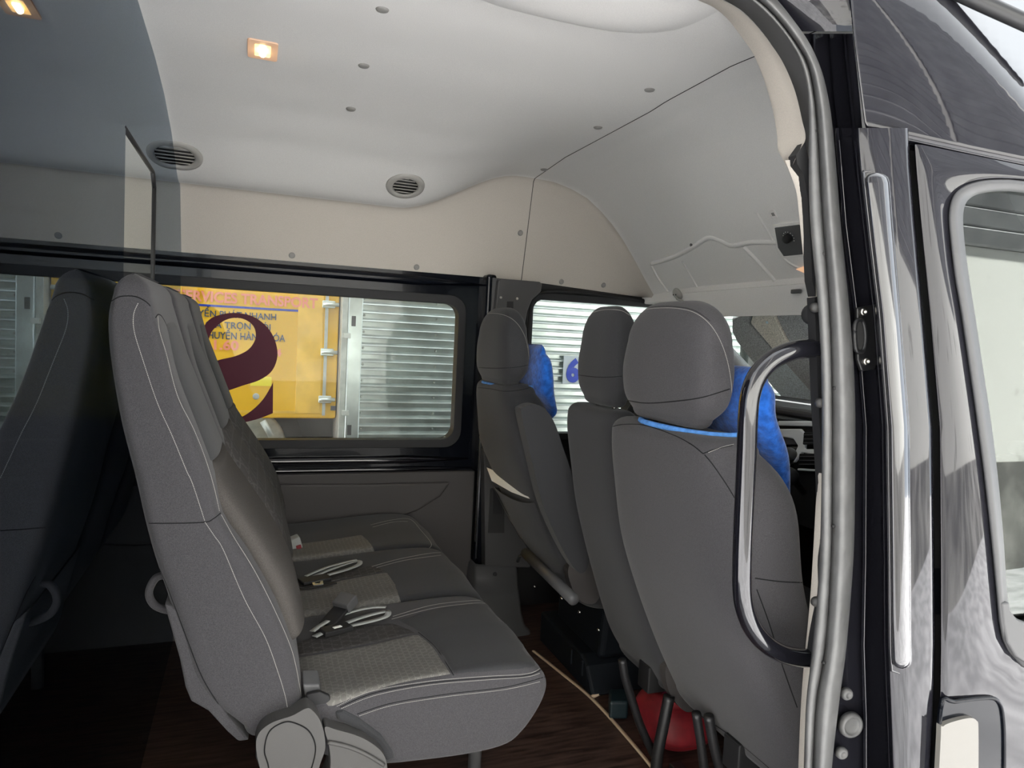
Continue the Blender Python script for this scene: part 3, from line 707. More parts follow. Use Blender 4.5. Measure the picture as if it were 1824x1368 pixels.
drv = thing('driver_seat', 'charcoal single seat by the far door with paper in its back pocket', 'front seat')
drv_k = [(.315, 1.035, 1.22, 2.09, 2.53), (.433, .962, 1.15, 2.085, 2.555), (.538, .915, 1.10, 2.085, 2.56), (.638, .868, 1.06, 2.085, 2.56), (.749, .817, 1.01, 2.09, 2.56), (.85, .802, .98, 2.11, 2.558), (.92, .795, .95, 2.16, 2.552), (.955, .793, .93, 2.19, 2.54)]
db = soft(drv_k, n=4.6, rt=.03, rb=.03, k=56, sub=5).build('backrest', fab_d, drv); TD = bvh(db)
h3, TH3 = headrest([(.995, .798, .875, 2.215, 2.50), (1.03, .786, .892, 2.18, 2.535), (1.09, .782, .898, 2.175, 2.54), (1.13, .782, .893, 2.185, 2.528), (1.15, .783, .891, 2.193, 2.518)], drv, fab_d, dome=(.048, .110, .098))
for y in (2.28, 2.44): MB().tube([(.835, y, .95), (.835, y, 1.01)], .006, 10).build('headrest_post', steel, drv)
stitch(TH3, [[(857, 562), (875, 558), (900, 562), (920, 575), (935, 600), (942, 635), (940, 665)]], drv, thread, r=.0007)
seam(TH3, [[(846, 654), (880, 656), (920, 654), (940, 650)]], drv, seamm, .0012)
seam(TD, [[(842, 690), (870, 692), (900, 697), (930, 694), (950, 688)]], drv, seamm, .0012)
# folded arm rest on the near side of the driver's seat
ak = [Vector(at(*p, Y=2.075)) for p in catmull([(918, 735), (922, 722), (940, 717), (958, 724), (975, 748), (990, 790), (1010, 850), (1028, 920), (1036, 975), (1032, 1005), (1015, 1008), (985, 960), (955, 890), (935, 810)], 4, True)]
MB().prism(ak, (0, -.055, 0)).build('arm_rest', fab_d, drv, smooth=False, bevel=.016)
# map pocket
pk = [(868, 848), (885, 862), (910, 878), (935, 890), (956, 893)]
rows = []
for i in range(13):
    t = i/12; row = []
    for p in catmull(pk, 4):
        hh = hit(TD, p[0]+t*48, p[1]+t*128, lerp(.022, .003, t)*(.35+.65*math.sin(math.pi*min(1, max(0, (p[0]-860)/100)))))
        row.append(hh[0] if hh else (row[-1] if row else Vector(at(p[0], p[1], Y=2.5))))
    rows.append(row)
MB().grid(rows).build('map_pocket', fab_d, drv)
m = MB(); m.tube([p+Vector((-.002, 0, .001)) for p in rows[0]], .0055, 8); m.build('pocket_hem', fab, drv)
# base: battery box, recline tube, brackets
bx = MB().prism([Vector((1.128, y, z)) for y, z in ((2.06, FL), (2.54, FL), (2.54, .040), (2.17, .028), (2.12, .005))], (.33, 0, 0)).build('seat_box', bpanel, drv, smooth=False, bevel=.012)
for y in (2.10, 2.19): MB().box((1.122, y+.04, -.04), (1.130, y+.052, .015)).build('box_rib', bpanel, bx, smooth=False, bevel=.003)
MB().prism([Vector((1.18, y, z)) for y, z in ((2.12, .02), (2.5, .03), (2.5, .30), (2.2, .26), (2.10, .2))], (.28, 0, 0)).build('seat_base', bpanel, drv, smooth=False, bevel=.02)
soft([(.24, 1.10, 1.60, 2.08, 2.54), (.33, 1.08, 1.62, 2.07, 2.55)], n=6, rt=.03, rb=.03, k=48).build('cushion', fab_d, drv)
tb = [at(936, 985, X=.955), at(1022, 1068, X=.955)]
MB().tube([tb[0], lerp(tb[0], tb[1], .5), tb[1]], .019, 14).build('recline_tube', gplast_d, drv)
hcv = [Vector(at(*p, Y=2.07)) for p in catmull([(1012, 1020), (1018, 1000), (1035, 990), (1060, 1010), (1070, 1050), (1060, 1075), (1035, 1072), (1020, 1050)], 4, True)]
MB().prism(hcv, (0, .04, 0)).build('hinge_cover', trimg, drv, smooth=False, bevel=.006)
MB().tube([at(922, 1000, X=.99), at(926, 990, X=.99), at(934, 988, X=.99)], .006, 8).build('release_lever', gplast_d, drv)
for p in ((952, 1045), (1000, 1066), (1032, 1090), (1066, 1122)):
    MB().lathe(at(p[0], p[1], X=1.177), (-1, -.6, .3), [(0, .004), (.006, .003), (.007, -.004)], 12).build('bolt', steel, drv)

nrm = Vector((-.93, -.06, .36)).normalized(); pc_ = hit(TD, 905, 866, .012)[0]
def on_plane(px, py):
    r = Vector(ray(px, py)); e = Vector(EYE); return e+r*((pc_-e).dot(nrm)/r.dot(nrm))
pp = [on_plane(*q) for q in ((868, 833), (902, 848), (930, 862), (944, 889), (912, 877), (877, 857))]
tag(MB().prism(pp, nrm*.003).build('folded_paper', paper, smooth=False), 'folded white paper tucked in the pocket of the driver seat back', 'paper')

# blue plush cushions hung on the front of the headrests
def plush_c(keys, name, label, **k):
    o = soft(keys, n=2.8, rt=.03, rb=.03, k=40, sub=5).build(name, blue); return tag(o, label, 'cushion')
pc = plush_c([(.80, 1.125, 1.175, 1.24, 1.50), (.88, 1.085, 1.155, 1.22, 1.52), (.93, 1.04, 1.13, 1.20, 1.54), (1.0, .995, 1.08, 1.185, 1.54), (1.05, .990, 1.07, 1.185, 1.53), (1.075, .99, 1.06, 1.20, 1.51)], 'neck_cushion', 'blue plush cushion in front of the nearest front headrest, by the grab rail')
MB().tube([Vector(p) for p in catmull([(1.01, 1.21, .962), (.95, 1.205, .959), (.900, 1.25, .958), (.874, 1.36, .959), (.885, 1.46, .960), (.95, 1.51, .962), (1.01, 1.51, .965)], 6)], .0065, 8).build('strap', lblue, pc)
dc = plush_c([(.90, .965, 1.01, 2.19, 2.50), (.96, .91, .985, 2.15, 2.52), (1.02, .905, .975, 2.145, 2.53), (1.07, .905, .965, 2.155, 2.52), (1.095, .91, .95, 2.18, 2.50)], 'neck_cushion', 'dark blue plush cushion in front of the single seat headrest, by the far window')
MB().tube([Vector(p) for p in catmull([(.92, 2.22, .978), (.85, 2.215, .976), (.815, 2.28, .974), (.803, 2.38, .974), (.815, 2.47, .975), (.92, 2.48, .978)], 6)], .0055, 8).build('strap', lblue, dc)
# red bag under the passenger seat
rb = soft([(FL+.025, 1.17, 1.37, 1.68, 1.88), (-.03, 1.15, 1.38, 1.66, 1.90), (.03, 1.16, 1.36, 1.68, 1.88), (.055, 1.18, 1.34, 1.71, 1.86)], n=3, rt=.02, rb=.02, k=40).build('red_bag', red)
tag(rb, 'red cloth bag lying on the floor under the passenger seat', 'bag')
MB().tube([Vector(p) for p in catmull([(1.15, 1.78, -.06), (1.16, 1.775, 0), (1.2, 1.77, .07), (1.3, 1.77, .075), (1.36, 1.77, .02)], 5)], .004, 6).build('bag_seam', maroon, rb)
tb_ = MB().prism([Vector((1.05, 1.72, FL+.002)), Vector((1.05, 1.90, FL+.002)), Vector((1.20, 1.90, FL+.002)), Vector((1.20, 1.72, FL+.002))], (0, 0, .05))
jk = MB().obox((1.165, 1.95, FL+.032), (.020, .040, 0), (-.030, .008, 0), (0, 0, .030)).build('tool_case', mat('teal_plastic', (.006, .017, .022), .5), smooth=False, bevel=.008)
tag(jk, 'small dark teal case on the floor between the seat legs and beige edging', 'case')
# ------------------------------------------------------------------ front of the cabin
vis = thing('sun_visor', 'grey fabric sun visor folded down over the driver windscreen', 'sun visor')
a_, b_, c_, d_ = at(1218, 522, X=1.70), at(1444, 504, X=1.70), at(1452, 561, X=1.725), at(1212, 566, X=1.725)
e = (b_-a_)*.25
a_, d_ = a_-(b_-a_)*.02, d_-(c_-d_)*.02; b_, c_ = b_+e, c_+(c_-d_)*.25
MB().prism([a_, b_, c_, d_], Vector((.02, 0, .004))).build('visor_board', headl, vis, smooth=False, bevel=.008)
MB().obox(at(1418, 519, X=1.692), Vector((0, .020, 0)), Vector((.006, 0, 0)), Vector((0, 0, .007))).build('visor_clip', gplast_d, vis, smooth=False, bevel=.003)
c = at(1206, 524, X=1.69)
MB().lathe(c, (-.8, 0, -.5), [(0, .012), (.014, .011), (.022, .006), (.026, 0), (.027, -.006)], 24).build('pivot_base', ventm, vis)
MB().tube([c+Vector((-.006, 0, -.008)), c+Vector((-.004, -.01, -.022)), c+Vector((.012, -.03, -.03))], .005, 8).build('pivot_arm', ventm, vis)
for dy in (-.009, .009): MB().ball(c+Vector((-.012, dy, -.003)), .003).build('screw', slotm, vis)
# moulded ribs of the headliner above the visor
for pxs, r in ((((1160, 470), (1200, 458), (1235, 440), (1262, 424), (1285, 430), (1305, 438), (1340, 432), (1385, 432)), .012), (((1160, 472), (1172, 495), (1190, 520)), .011), (((1215, 465), (1228, 488), (1242, 512)), .010), (((1325, 440), (1352, 468), (1380, 500)), .012), (((1347, 378), (1372, 420), (1398, 462), (1430, 480)), .009)):
    q = on_surface(T_front, pxs, -.006)
    if len(q) > 1: MB().tube(q, r, 10).build('moulded_rib', headl, frontliner)
h = hit(T_front, 1232, 437)
if h: MB().lathe(h[0], h[1], [(0, .003), (.008, .003), (.010, -.002)], 14).build('trim_button', gplast_d, frontliner)
# air conditioning control and small grille
ac = thing('fan_control', 'dark fan control plate with round knob on the front headliner', 'fan control')
cs = [hit(T_front, *p, .004) for p in ((1382, 404), (1426, 398), (1440, 404), (1442, 450), (1398, 455), (1388, 440))]
if all(cs):
    n = sum((q[1] for q in cs), Vector()).normalized(); pts = [q[0] for q in cs]; c = sum(pts, Vector())/6
    pts = [p-n*(p-c).dot(n) for p in pts]
    MB().prism([c+(p-c)*1.16-n*.010 for p in pts], n*.012).build('surround', headl, ac, smooth=False, bevel=.004)
    MB().prism(pts, n*.004).build('plate', gplast_d, ac, smooth=False, bevel=.003)
    k0 = hit(T_front, 1408, 421, .004)[0]; k0 = k0-n*(k0-c).dot(n)
    MB().lathe(k0, n, [(.0, .022), (.012, .022), (.014, .018), (.0155, .006), (.016, 0)], 24).build('knob', blk, ac)
    a = Vector((0, -1, 0)); a = (a-n*a.dot(n)).normalized(); b = n.cross(a)
    if b.z < 0: b = -b
    for i in range(8):
        q = math.radians(150-i*27); MB().ball(k0+n*.005+(a*math.cos(q)+b*math.sin(q))*.0215, .0014).build('dial_mark', paper, ac)
    MB().ball(k0+n*.020-a*.003-b*.002, .0018).build('knob_mark', mat('green_mark', (.1, .55, .2), .5), ac)
h = hit(T_front, 1378, 381, .002)
if h:
    c, n = h; a = Vector((0, -1, 0)); a = (a-n*a.dot(n)).normalized(); b = n.cross(a)
    g = thing('microphone_grille', 'small square grille in the headliner above the fan control', 'grille')
    MB().prism(rr3(c-n*.004, a, b, .013, .015, .003), n*.006, [rr3(c-n*.004, a, b, .0115, .0135, .003)]).build('bezel', headl, g, smooth=False)
    MB().prism(rr3(c-n*.004, a, b, .0115, .0135, .003), n*.0045).build('plate', headl, g, smooth=False)
    for i in range(4): MB().obox(c+n*.001+b*(i-1.5)*.003, a*.006, b*.0008, n*.0006).build('slot', slotm, g)
h = hit(T_front, 1438, 477, .002)
if h:
    c, n = h; l2 = thing('reading_lamp', 'small amber reading lamp in the headliner below the fan control', 'lamp')
    pts = [hit(T_front, *p, .003)[0] for p in ((1420, 478), (1440, 471), (1452, 470), (1452, 490), (1440, 487))]
    MB().prism(pts, n*.003).build('lens', mat('peach_lens', (.8, .55, .4), .4, emit=(1, .55, .3), es=.55), l2, smooth=False)
# dashboard
dash = thing('dashboard', 'black and silver dashboard glimpsed past the blue cushion', 'dashboard')
MB().prism([Vector((1.62, y, z)) for y, z in ((1.02, .60), (2.88, .60), (2.88, .93), (1.02, .93))], (.5, 0, 0)).build('body', blk, dash, smooth=False, bevel=.03)
MB().prism([Vector((1.66, y, z)) for y, z in ((1.02, .93), (2.88, .93), (2.88, .962), (1.02, .962))], (.50, 0, -.01)).build('top_pad', gplast_d, dash, smooth=False, bevel=.02)
XD = 1.612
def dpl(pxs, off, name, m_, par=dash, bev=.004): return MB().prism([at(*p, X=XD) for p in pxs], (-off, 0, 0)).build(name, m_, par, smooth=False, bevel=bev)
dpl(((1390, 750), (1462, 750), (1462, 760), (1390, 758)), .012, 'silver_strip', silver)
dpl(((1386, 764), (1430, 764), (1440, 776), (1438, 800), (1460, 800), (1460, 812), (1434, 806), (1420, 824), (1414, 822), (1426, 794), (1418, 782), (1386, 776)), .012, 'centre_frame', silver)
dpl(((1390, 772), (1424, 772), (1420, 792), (1392, 792)), .004, 'display', gplast_d)
dpl(((1386, 796), (1424, 796), (1416, 826), (1386, 826)), .008, 'lower_frame', gplast)
for vx, vy in ((1438, 770), (1430, 808)):
    v_ = dpl(((vx, vy), (vx+40, vy), (vx+40, vy+22), (vx-2, vy+22)), .016, 'air_vent', blk)
    for k in range(3): dpl(((vx+2, vy+4+k*7), (vx+38, vy+4+k*7), (vx+38, vy+6+k*7), (vx+2, vy+6+k*7)), .020, 'louvre', gplast_d, v_, .001)
dpl(((1426, 834), (1460, 836), (1460, 840), (1426, 838)), .014, 'silver_strip', silver)
g0, g1 = at(1398, 832, X=1.50), at(1407, 808, X=1.46)
gl_ = MB().tube([g0+Vector((.08, 0, -.08)), g0, lerp(g0, g1, .5), g1], [.010, .012, .016, .020], 14).build('gear_lever', blk, dash)
MB().lathe(g1, g1-g0, [(0, .010), (.014, .008), (.020, 0), (.018, -.01)], 18).build('lever_cap', gplast, gl_)
c = at(1402, 848, X=1.5); MB().ball(c, .035, (1, 1, .8)).build('lever_boot', blk, dash)
struct(MB().box((2.12, .96, FL), (2.2, 2.95, .80)).build('wall_front', bpanel, smooth=False))
struct(MB().box((1.25, .985, FL), (2.2, 1.03, .72)).build('wall_right.005', bpanel, smooth=False))
# steering wheel
sw = thing('steering_wheel', 'black steering wheel behind the dashboard edge beyond the blue cushion', 'steering wheel')
c = Vector((1.43, 2.28, .84)); ax = Vector((-.9, 0, .45)).normalized(); a = Vector((0, 1, 0)); b = ax.cross(a)
MB().tube([c+(a*math.cos(q)+b*math.sin(q))*.19 for q in np.linspace(0, 2*math.pi, 41)], .016, 12).build('rim', blk, sw)
MB().lathe(c-ax*.03, ax, [(0, .03), (.05, .03), (.07, .015), (.075, 0), (.06, -.10)], 24).build('hub', blk, sw)
for q in (0.0, math.pi, -math.pi/2): MB().tube([c, c+(a*math.cos(q)+b*math.sin(q))*.185], .014, 8).build('spoke', gplast_d, sw)
# plush sun shade standing inside the windscreen
ss = thing('sunshade', 'grey striped plush sunshade leaning inside the windscreen', 'sunshade')
def shade(px, mm, name, dx=0.0):
    def P(p):
        q = at(p[0], p[1], X=1.9); t = (.0)
        # the shade leans with the windscreen: x grows as z falls
        r = ray(*p); o = EYE; k = (2.83-o[0]-.95*0-(o[2]-1.14)*0)
        # plane x + 1.15 z = 3.40
        tt = (3.36+dx-o[0]-1.15*o[2])/(r[0]+1.15*r[2]); return Vector(o+tt*r)
    pts = [P(p) for p in px]; nn = Vector((-1, 0, -1.15)).normalized()
    return MB().prism(pts, nn*-.03).build(name, mm, ss, smooth=False, bevel=.012)
shade([(1322, 560), (1303, 568), (1303, 592), (1312, 610), (1345, 652), (1365, 662), (1390, 640), (1335, 576), (1340, 560)], plush, 'plush_band')
shade([(1340, 560), (1335, 576), (1390, 640), (1412, 626), (1382, 566), (1384, 558)], plush2, 'plush_band', -.002)
shade([(1384, 558), (1382, 566), (1412, 626), (1450, 640), (1480, 640), (1480, 550)], plush, 'plush_band', .002)
shade([(1365, 662), (1345, 652), (1375, 690), (1410, 728), (1424, 742), (1490, 742), (1490, 720), (1400, 632)], plush3, 'plush_band', .004)
shade([(1390, 640), (1412, 624), (1470, 640), (1500, 760), (1480, 740)], plush, 'plush_band', .001)
shade([(1361, 572), (1368, 571), (1370, 578), (1363, 580)], mat('pale_blue_tag', (.5, .65, .7), .6), 'sewn_tag', -.006)

# ------------------------------------------------------------------ near side: doorway
def tum(py): return .075*(1-py/1368)
def line(pts, y, xs_only=False):
    p = np.array(pts, float); return float(np.interp(y, p[:, 1], p[:, 0]))
def P3(px, py, Y): return Vector(at(px, py, Y=Y+tum(py)))
# pale edge of the headliner around the doorway
A = catmull([(1120, -60), (1190, -25), (1242, 0), (1271, 13), (1297, 35), (1321, 66), (1346, 103), (1367, 151), (1383, 204), (1392, 252), (1394, 281), (1403, 299)], 5)
B = catmull([(1180, -60), (1240, -25), (1286, 0), (1310, 13), (1341, 39), (1372, 77), (1396, 114), (1416, 162), (1429, 215), (1435, 246), (1424, 268), (1412, 294)], 5)
rows = [[], [], [], []]
for p, q in zip(A, B):
    a_, b_ = Vector(at(*p, Y=1.13)), Vector(at(*q, Y=1.055))
    rows[0].append(a_+Vector((0, .015, .02))); rows[1].append(a_); rows[2].append(lerp(a_, b_, .5)+Vector((.006, 0, .004))); rows[3].append(b_)
struct(MB().grid(rows).build('trim_9', cream))
# dark inner flange between the pale trim and the rubber seal
Lp = [(1180, -75), (1262, -45), (1300, -22), (1337, 0), (1374, 33), (1407, 75), (1427, 114), (1438, 162), (1441, 219), (1440, 300), (1443, 400), (1458, 560), (1464, 705), (1463, 880), (1461, 1000), (1448, 1150), (1436, 1250), (1432, 1368), (1430, 1460), (1428, 1900)]
Gp = [(1190, -95), (1280, -55), (1316, -26), (1350, 0), (1384, 33), (1416, 75), (1438, 114), (1449, 162), (1455, 219), (1460, 300), (1466, 400), (1478, 560), (1482, 705), (1482, 880), (1480, 1000), (1470, 1150), (1454, 1250), (1448, 1368), (1446, 1460), (1444, 1900)]
Rp = [(1205, -130), (1310, -78), (1352, -35), (1385, 0), (1416, 39), (1442, 77), (1462, 121), (1473, 162), (1482, 215), (1490, 300), (1498, 400), (1514, 560), (1523, 705), (1523, 880), (1520, 1000), (1508, 1150), (1495, 1250), (1482, 1368), (1480, 1460), (1478, 1900)]
Lc, Gc, Rc = catmull(Lp, 5), catmull(Gp, 5), catmull(Rp, 5)
Bx = catmull([(1150, -75), (1230, -40), (1262, -18), (1290, 0), (1325, 22), (1360, 60), (1386, 100), (1408, 148), (1424, 205), (1430, 262), (1438, 300), (1443, 400), (1458, 560), (1464, 705), (1463, 880), (1461, 1000), (1448, 1150), (1436, 1250), (1432, 1368), (1430, 1460), (1428, 1900)], 5)
rows = [[], [], []]
for p, q in zip(Bx, Lc):
    rows[0].append(P3(*p, 1.04)); rows[1].append(P3(lerp(p[0], q[0], .6), lerp(p[1], q[1], .6), 1.02)); rows[2].append(P3(q[0]+3, q[1], 1.0))
struct(MB().grid(rows).build('trim_10', gplast_d))
seal = []
for l, g, r in zip(Lc, Gc, Rc):
    row = []
    for t, dy in ((0, .02), (0.05, .0), (.35, -.012), (.75, -.010), (.97, .0)):
        row.append(P3(lerp(l[0], g[0], t), lerp(l[1], g[1], t), .985+dy))
    row.append(P3(*g, .998))
    for k in range(0, 11):
        t = k/10; s_ = math.sin(math.pi*t); row.append(P3(lerp(g[0], r[0], .03+.97*t), lerp(g[1], r[1], .03+.97*t), .985-.024*s_))
    row.append(P3(r[0]-4, r[1], 1.02)); row.append(P3(l[0]+4, l[1], 1.02))
    seal.append(row)
n_ = len(seal[0]); seal_o = struct(MB().grid(seal, True).build('trim_11', rubber))
for p in ((1451, 234), (1466, 452), (1486, 691), (1484, 937), (1467, 1180)):
    MB().lathe(P3(*p, .978), (0, -1, 0), [(0, .003), (.0028, .003), (.003, -.002)], 10).build('vent_hole', slotm, seal_o)
# inside pillar trim seen past the seal
IL = [(1398, 285), (1406, 305), (1418, 340), (1423, 380), (1430, 450), (1437, 510), (1443, 560), (1447, 620), (1450, 705), (1455, 860), (1453, 900), (1445, 1040), (1438, 1122), (1434, 1160), (1427, 1250), (1422, 1368), (1420, 1460)]
Li = catmull(IL, 4)
rows = [[], [], []]
for p in Li:
    xr_ = line(Lp, p[1])+4
    rows[0].append(Vector(at(p[0], p[1], Y=1.16))); rows[1].append(Vector(at(p[0], p[1], Y=1.075))); rows[2].append(Vector(at(max(p[0]+3, xr_-3), p[1], Y=1.06)))
struct(MB().grid(rows).build('trim_12', cream))
sl = [(1437, 302), (1442, 305), (1444, 400), (1449, 470), (1455, 520), (1453, 530), (1447, 480), (1440, 400)]
blt = struct(MB().prism([Vector(at(*p, Y=1.055)) for p in ((1418, 276), (1434, 254), (1444, 300), (1448, 400), (1452, 470), (1453, 528), (1447, 500), (1443, 420), (1438, 350), (1432, 312), (1420, 292))], (0, .02, 0)).build('trim_13', blk, smooth=False))
hs = struct(MB().prism([Vector(at(*p, Y=1.058)) for p in ((1451, 530), (1458, 528), (1466, 600), (1470, 705), (1469, 900), (1466, 1010), (1457, 1140), (1446, 1165), (1459, 1050), (1467, 900), (1466, 850), (1458, 720), (1455, 640))], (0, .02, 0)).build('trim_14', blk, smooth=False))
for p in ((1453, 548), (1462, 718), (1455, 1073)):
    MB().lathe(P3(p[0], p[1], 1.005), (-.3, -1, 0), [(0, .008), (.005, .0075), (.009, .004), (.010, -.006)], 16).build('screw', gplast, hs)
hk = MB().lathe(at(1447, 560, Y=1.08), (-1, -.35, 0), [(0, .012), (.014, .012), (.020, .006), (.022, -.004), (.02, -.012)], 20).build('coat_hook', blk); tag(hk, 'round black belt guide on the pillar above the grab rail', 'belt guide')
# grab rail
gr = thing('grab_rail', 'tall gloss black tubular grab rail beside the doorway', 'grab rail')
gp = [(1474, 620), (1440, 621), (1415, 624), (1390, 633), (1366, 649), (1347, 673), (1336, 705), (1332, 745), (1330, 800), (1327, 870), (1324, 940), (1322, 1000), (1322, 1050), (1327, 1085), (1340, 1118), (1362, 1145), (1388, 1162), (1415, 1170), (1440, 1172), (1462, 1172)]
MB().tube([Vector(at(*p, Y=1.07)) for p in catmull(gp, 5)], .0187, 20).build('tube', gloss, gr)
for p in ((1464, 621), (1452, 1172)): MB().lathe(at(*p, Y=1.07), (1, 0, 0), [(.019, -.01), (.026, -.006), (.027, .012), (.019, .016)], 20).build('flange', blk, gr)

# ------------------------------------------------------------------ near side: pillar and body, black paint
HY = [228, 250, 300, 350, 400, 480, 560, 660, 760, 880, 1000, 1080, 1150, 1215, 1280, 1368, 1480, 1700, 1900]
def L_(ys_, xs_): return lambda y: float(np.interp(y, ys_, xs_))
K = [240, 300, 400, 560, 760, 1000, 1150, 1280, 1368, 1480]
f1 = L_(K, [1492, 1497, 1505, 1525, 1541, 1540, 1537, 1541, 1541, 1541])
f3 = L_(K, [1521, 1526, 1537, 1556, 1571, 1574, 1575, 1580, 1583, 1584])
f5 = L_(K, [1619, 1622, 1630, 1644, 1661, 1664, 1665, 1662, 1658, 1654])
f8 = L_(K, [1627, 1631, 1640, 1656, 1673, 1675, 1675, 1673, 1672, 1671])
fr_ = lambda y: line(Rp, y)
def body(cols, hy=HY): return MB().grid([[P3(fx(y), y, Y) for fx, Y in cols] for y in hy])
c1 = [(lambda y: fr_(y)-10, 1.02), (lambda y: f1(y)-5, 1.015), (lambda y: f1(y)-3, 1.000), (lambda y: f1(y)+2, .995), (lambda y: f1(y)+5, 1.0), (lambda y: f1(y)+7, 1.008),
      (lambda y: f3(y)-4, 1.005), (lambda y: f3(y)-1, .985), (lambda y: f3(y)+2, .955), (lambda y: f3(y)+4, .935), (lambda y: f3(y)+8, .924), (lambda y: f3(y)+13, .920),
      (lambda y: f3(y)+40, .917), (lambda y: f5(y)-8, .915), (lambda y: f5(y)-3, .917), (lambda y: f5(y)-1, .921), (f5, .935), (lambda y: f5(y)+1, .985), (lambda y: f8(y)+6, .99), (lambda y: f8(y)+14, .99)]
wr = struct(body(c1).build('wall_right.001', paint, auto=60))
for fn, dy in ((f1, .994), (f3, .962)):
    MB().tube([P3(fn(y)+2, y, dy) for y in HY[1:]], .0022, 6).build('highlight_bead', gloss, wr)  # thin gloss tubes added along the ridges to catch highlights
MB().grid([[P3(f5(y)+1, y, .970), P3(f8(y)+6, y, .970)] for y in HY]).build('door_gap', slotm, wr)
# convex garnish strip on the pillar
gs = MB(); rows = []
for y, e in ((308, .25), (311, .7), (316, .92), (326, 1), (400, 1), (560, 1), (760, 1), (1000, 1), (1120, 1), (1176, 1), (1184, .9), (1189, .6), (1191, .3)):
    l, r = f3(y)+13, f3(y)+13+L_([300, 560, 760, 1190], [45, 36, 37, 36])(y); c, w = (l+r)/2, (r-l)/2
    rows.append([P3(c+w*e*math.sin(a), y, .919-.013*math.cos(a)*(.4+.6*e)) for a in np.linspace(-math.pi/2, math.pi/2, 15)])
struct(gs.grid(rows).build('trim_15', gloss))
# groove round the garnish
gg = [P3(f3(y)+10, y, .919) for y in (330, 560, 760, 1000, 1185)]; 
for dx, w in ((8, 0),): pass
ga = [(f3(y)+11, y) for y in np.linspace(306, 1194, 30)]; gb = [(f3(y)+L_([300, 560, 760, 1190], [62, 53, 54, 53])(y), y) for y in np.linspace(1190, 312, 30)]
MB().tube([P3(*p, .921) for p in ga+[(ga[-1][0]+18, 1201), (gb[0][0]-6, 1199)]+gb+[(gb[-1][0]-12, 303), ga[0]]], .0028, 6).build('groove', gloss, wr)
# striker plate with two screws
st = thing('striker_plate', 'black door striker plate with a recessed loop and two bright screws', 'striker')
MB().prism([P3(*p, .998) for p in ((1520, 548), (1549, 543), (1556, 560), (1558, 640), (1553, 658), (1528, 661), (1521, 640))], (0, -.010, 0)).build('plate', sat, st, smooth=False, bevel=.004)
lp_ = [P3(*p, .984) for p in catmull([(1522, 590), (1524, 575), (1530, 570), (1537, 573), (1541, 590), (1541, 610), (1537, 624), (1530, 627), (1524, 620)], 5, True)]
MB().tube(lp_+[lp_[0]], .0045, 10).build('loop', sat, st)
MB().prism(lp_, (0, .004, 0)).build('opening', slotm, st, smooth=False)
for p in ((1537, 556), (1542, 644)): MB().lathe(P3(*p, .987), (-.2, -1, 0), [(0, .002), (.0025, .002), (.003, .006), (.0065, .006), (.008, .001), (.008, -.002)], 18).build('screw', chrome, st)
# grommet and bolts at the foot of the pillar
gm = thing('pillar_grommet', 'grey round rubber grommet between two bolt heads low on the black pillar', 'grommet')
MB().lathe(P3(1515, 1291, 1.002), (-.15, -1, 0), [(0, .004), (.013, .003), (.015, .004), (.017, .005), (.018, .008), (.022, .008), (.025, .004), (.026, -.004)], 30).build('plug', rubber, gm)
for p, lab in (((1508, 1236), 'upper grey bolt head above the round grommet on the pillar'), ((1499, 1341), 'lower grey bolt head below the round grommet on the pillar')):
    tag(MB().lathe(P3(*p, 1.002), (-.2, -1, 0), [(0, .006), (.005, .0055), (.006, .008), (.010, .006), (.012, .003), (.0125, -.004)], 24).build('bolt_head', rubber), lab, 'bolt', 'bolts low on the pillar')
# body above the doorway pillar: inner channel and outer roof side
HU = [250, 238, 228, 200, 160, 110, 60, 20, -30, -90]
Ku = [-90, 0, 60, 150, 240]
def ux(v): return lambda y: float(np.interp(y, Ku, v))
fe = ux([1505, 1514, 1519, 1529, 1537])
c2 = [(lambda y: fr_(y)-14, 1.03), (ux([1436, 1442, 1446, 1452, 1460]), 1.03), (ux([1438, 1444, 1448, 1454, 1462]), 1.012), (ux([1441, 1447, 1451, 1457, 1465]), 1.012), (ux([1443, 1449, 1453, 1459, 1467]), 1.025),
      (ux([1464, 1471, 1476, 1482, 1490]), 1.03), (ux([1466, 1473, 1478, 1484, 1492]), 1.01), (ux([1469, 1476, 1481, 1487, 1495]), 1.015), (ux([1489, 1496, 1500, 1509, 1518]), 1.02), (ux([1490, 1497, 1502, 1511, 1521]), .99), (ux([1493, 1500, 1505, 1514, 1524]), .985), (ux([1495, 1502, 1507, 1516, 1526]), .998), (lambda y: fe(y)-4, .99), (lambda y: fe(y)-2, .96), (fe, .935)]
rows = [[P3(fx(y), y, Y) for fx, Y in c2] for y in HU if y > 45]
struct(MB().grid(rows).build('wall_right.002', paint, auto=60))
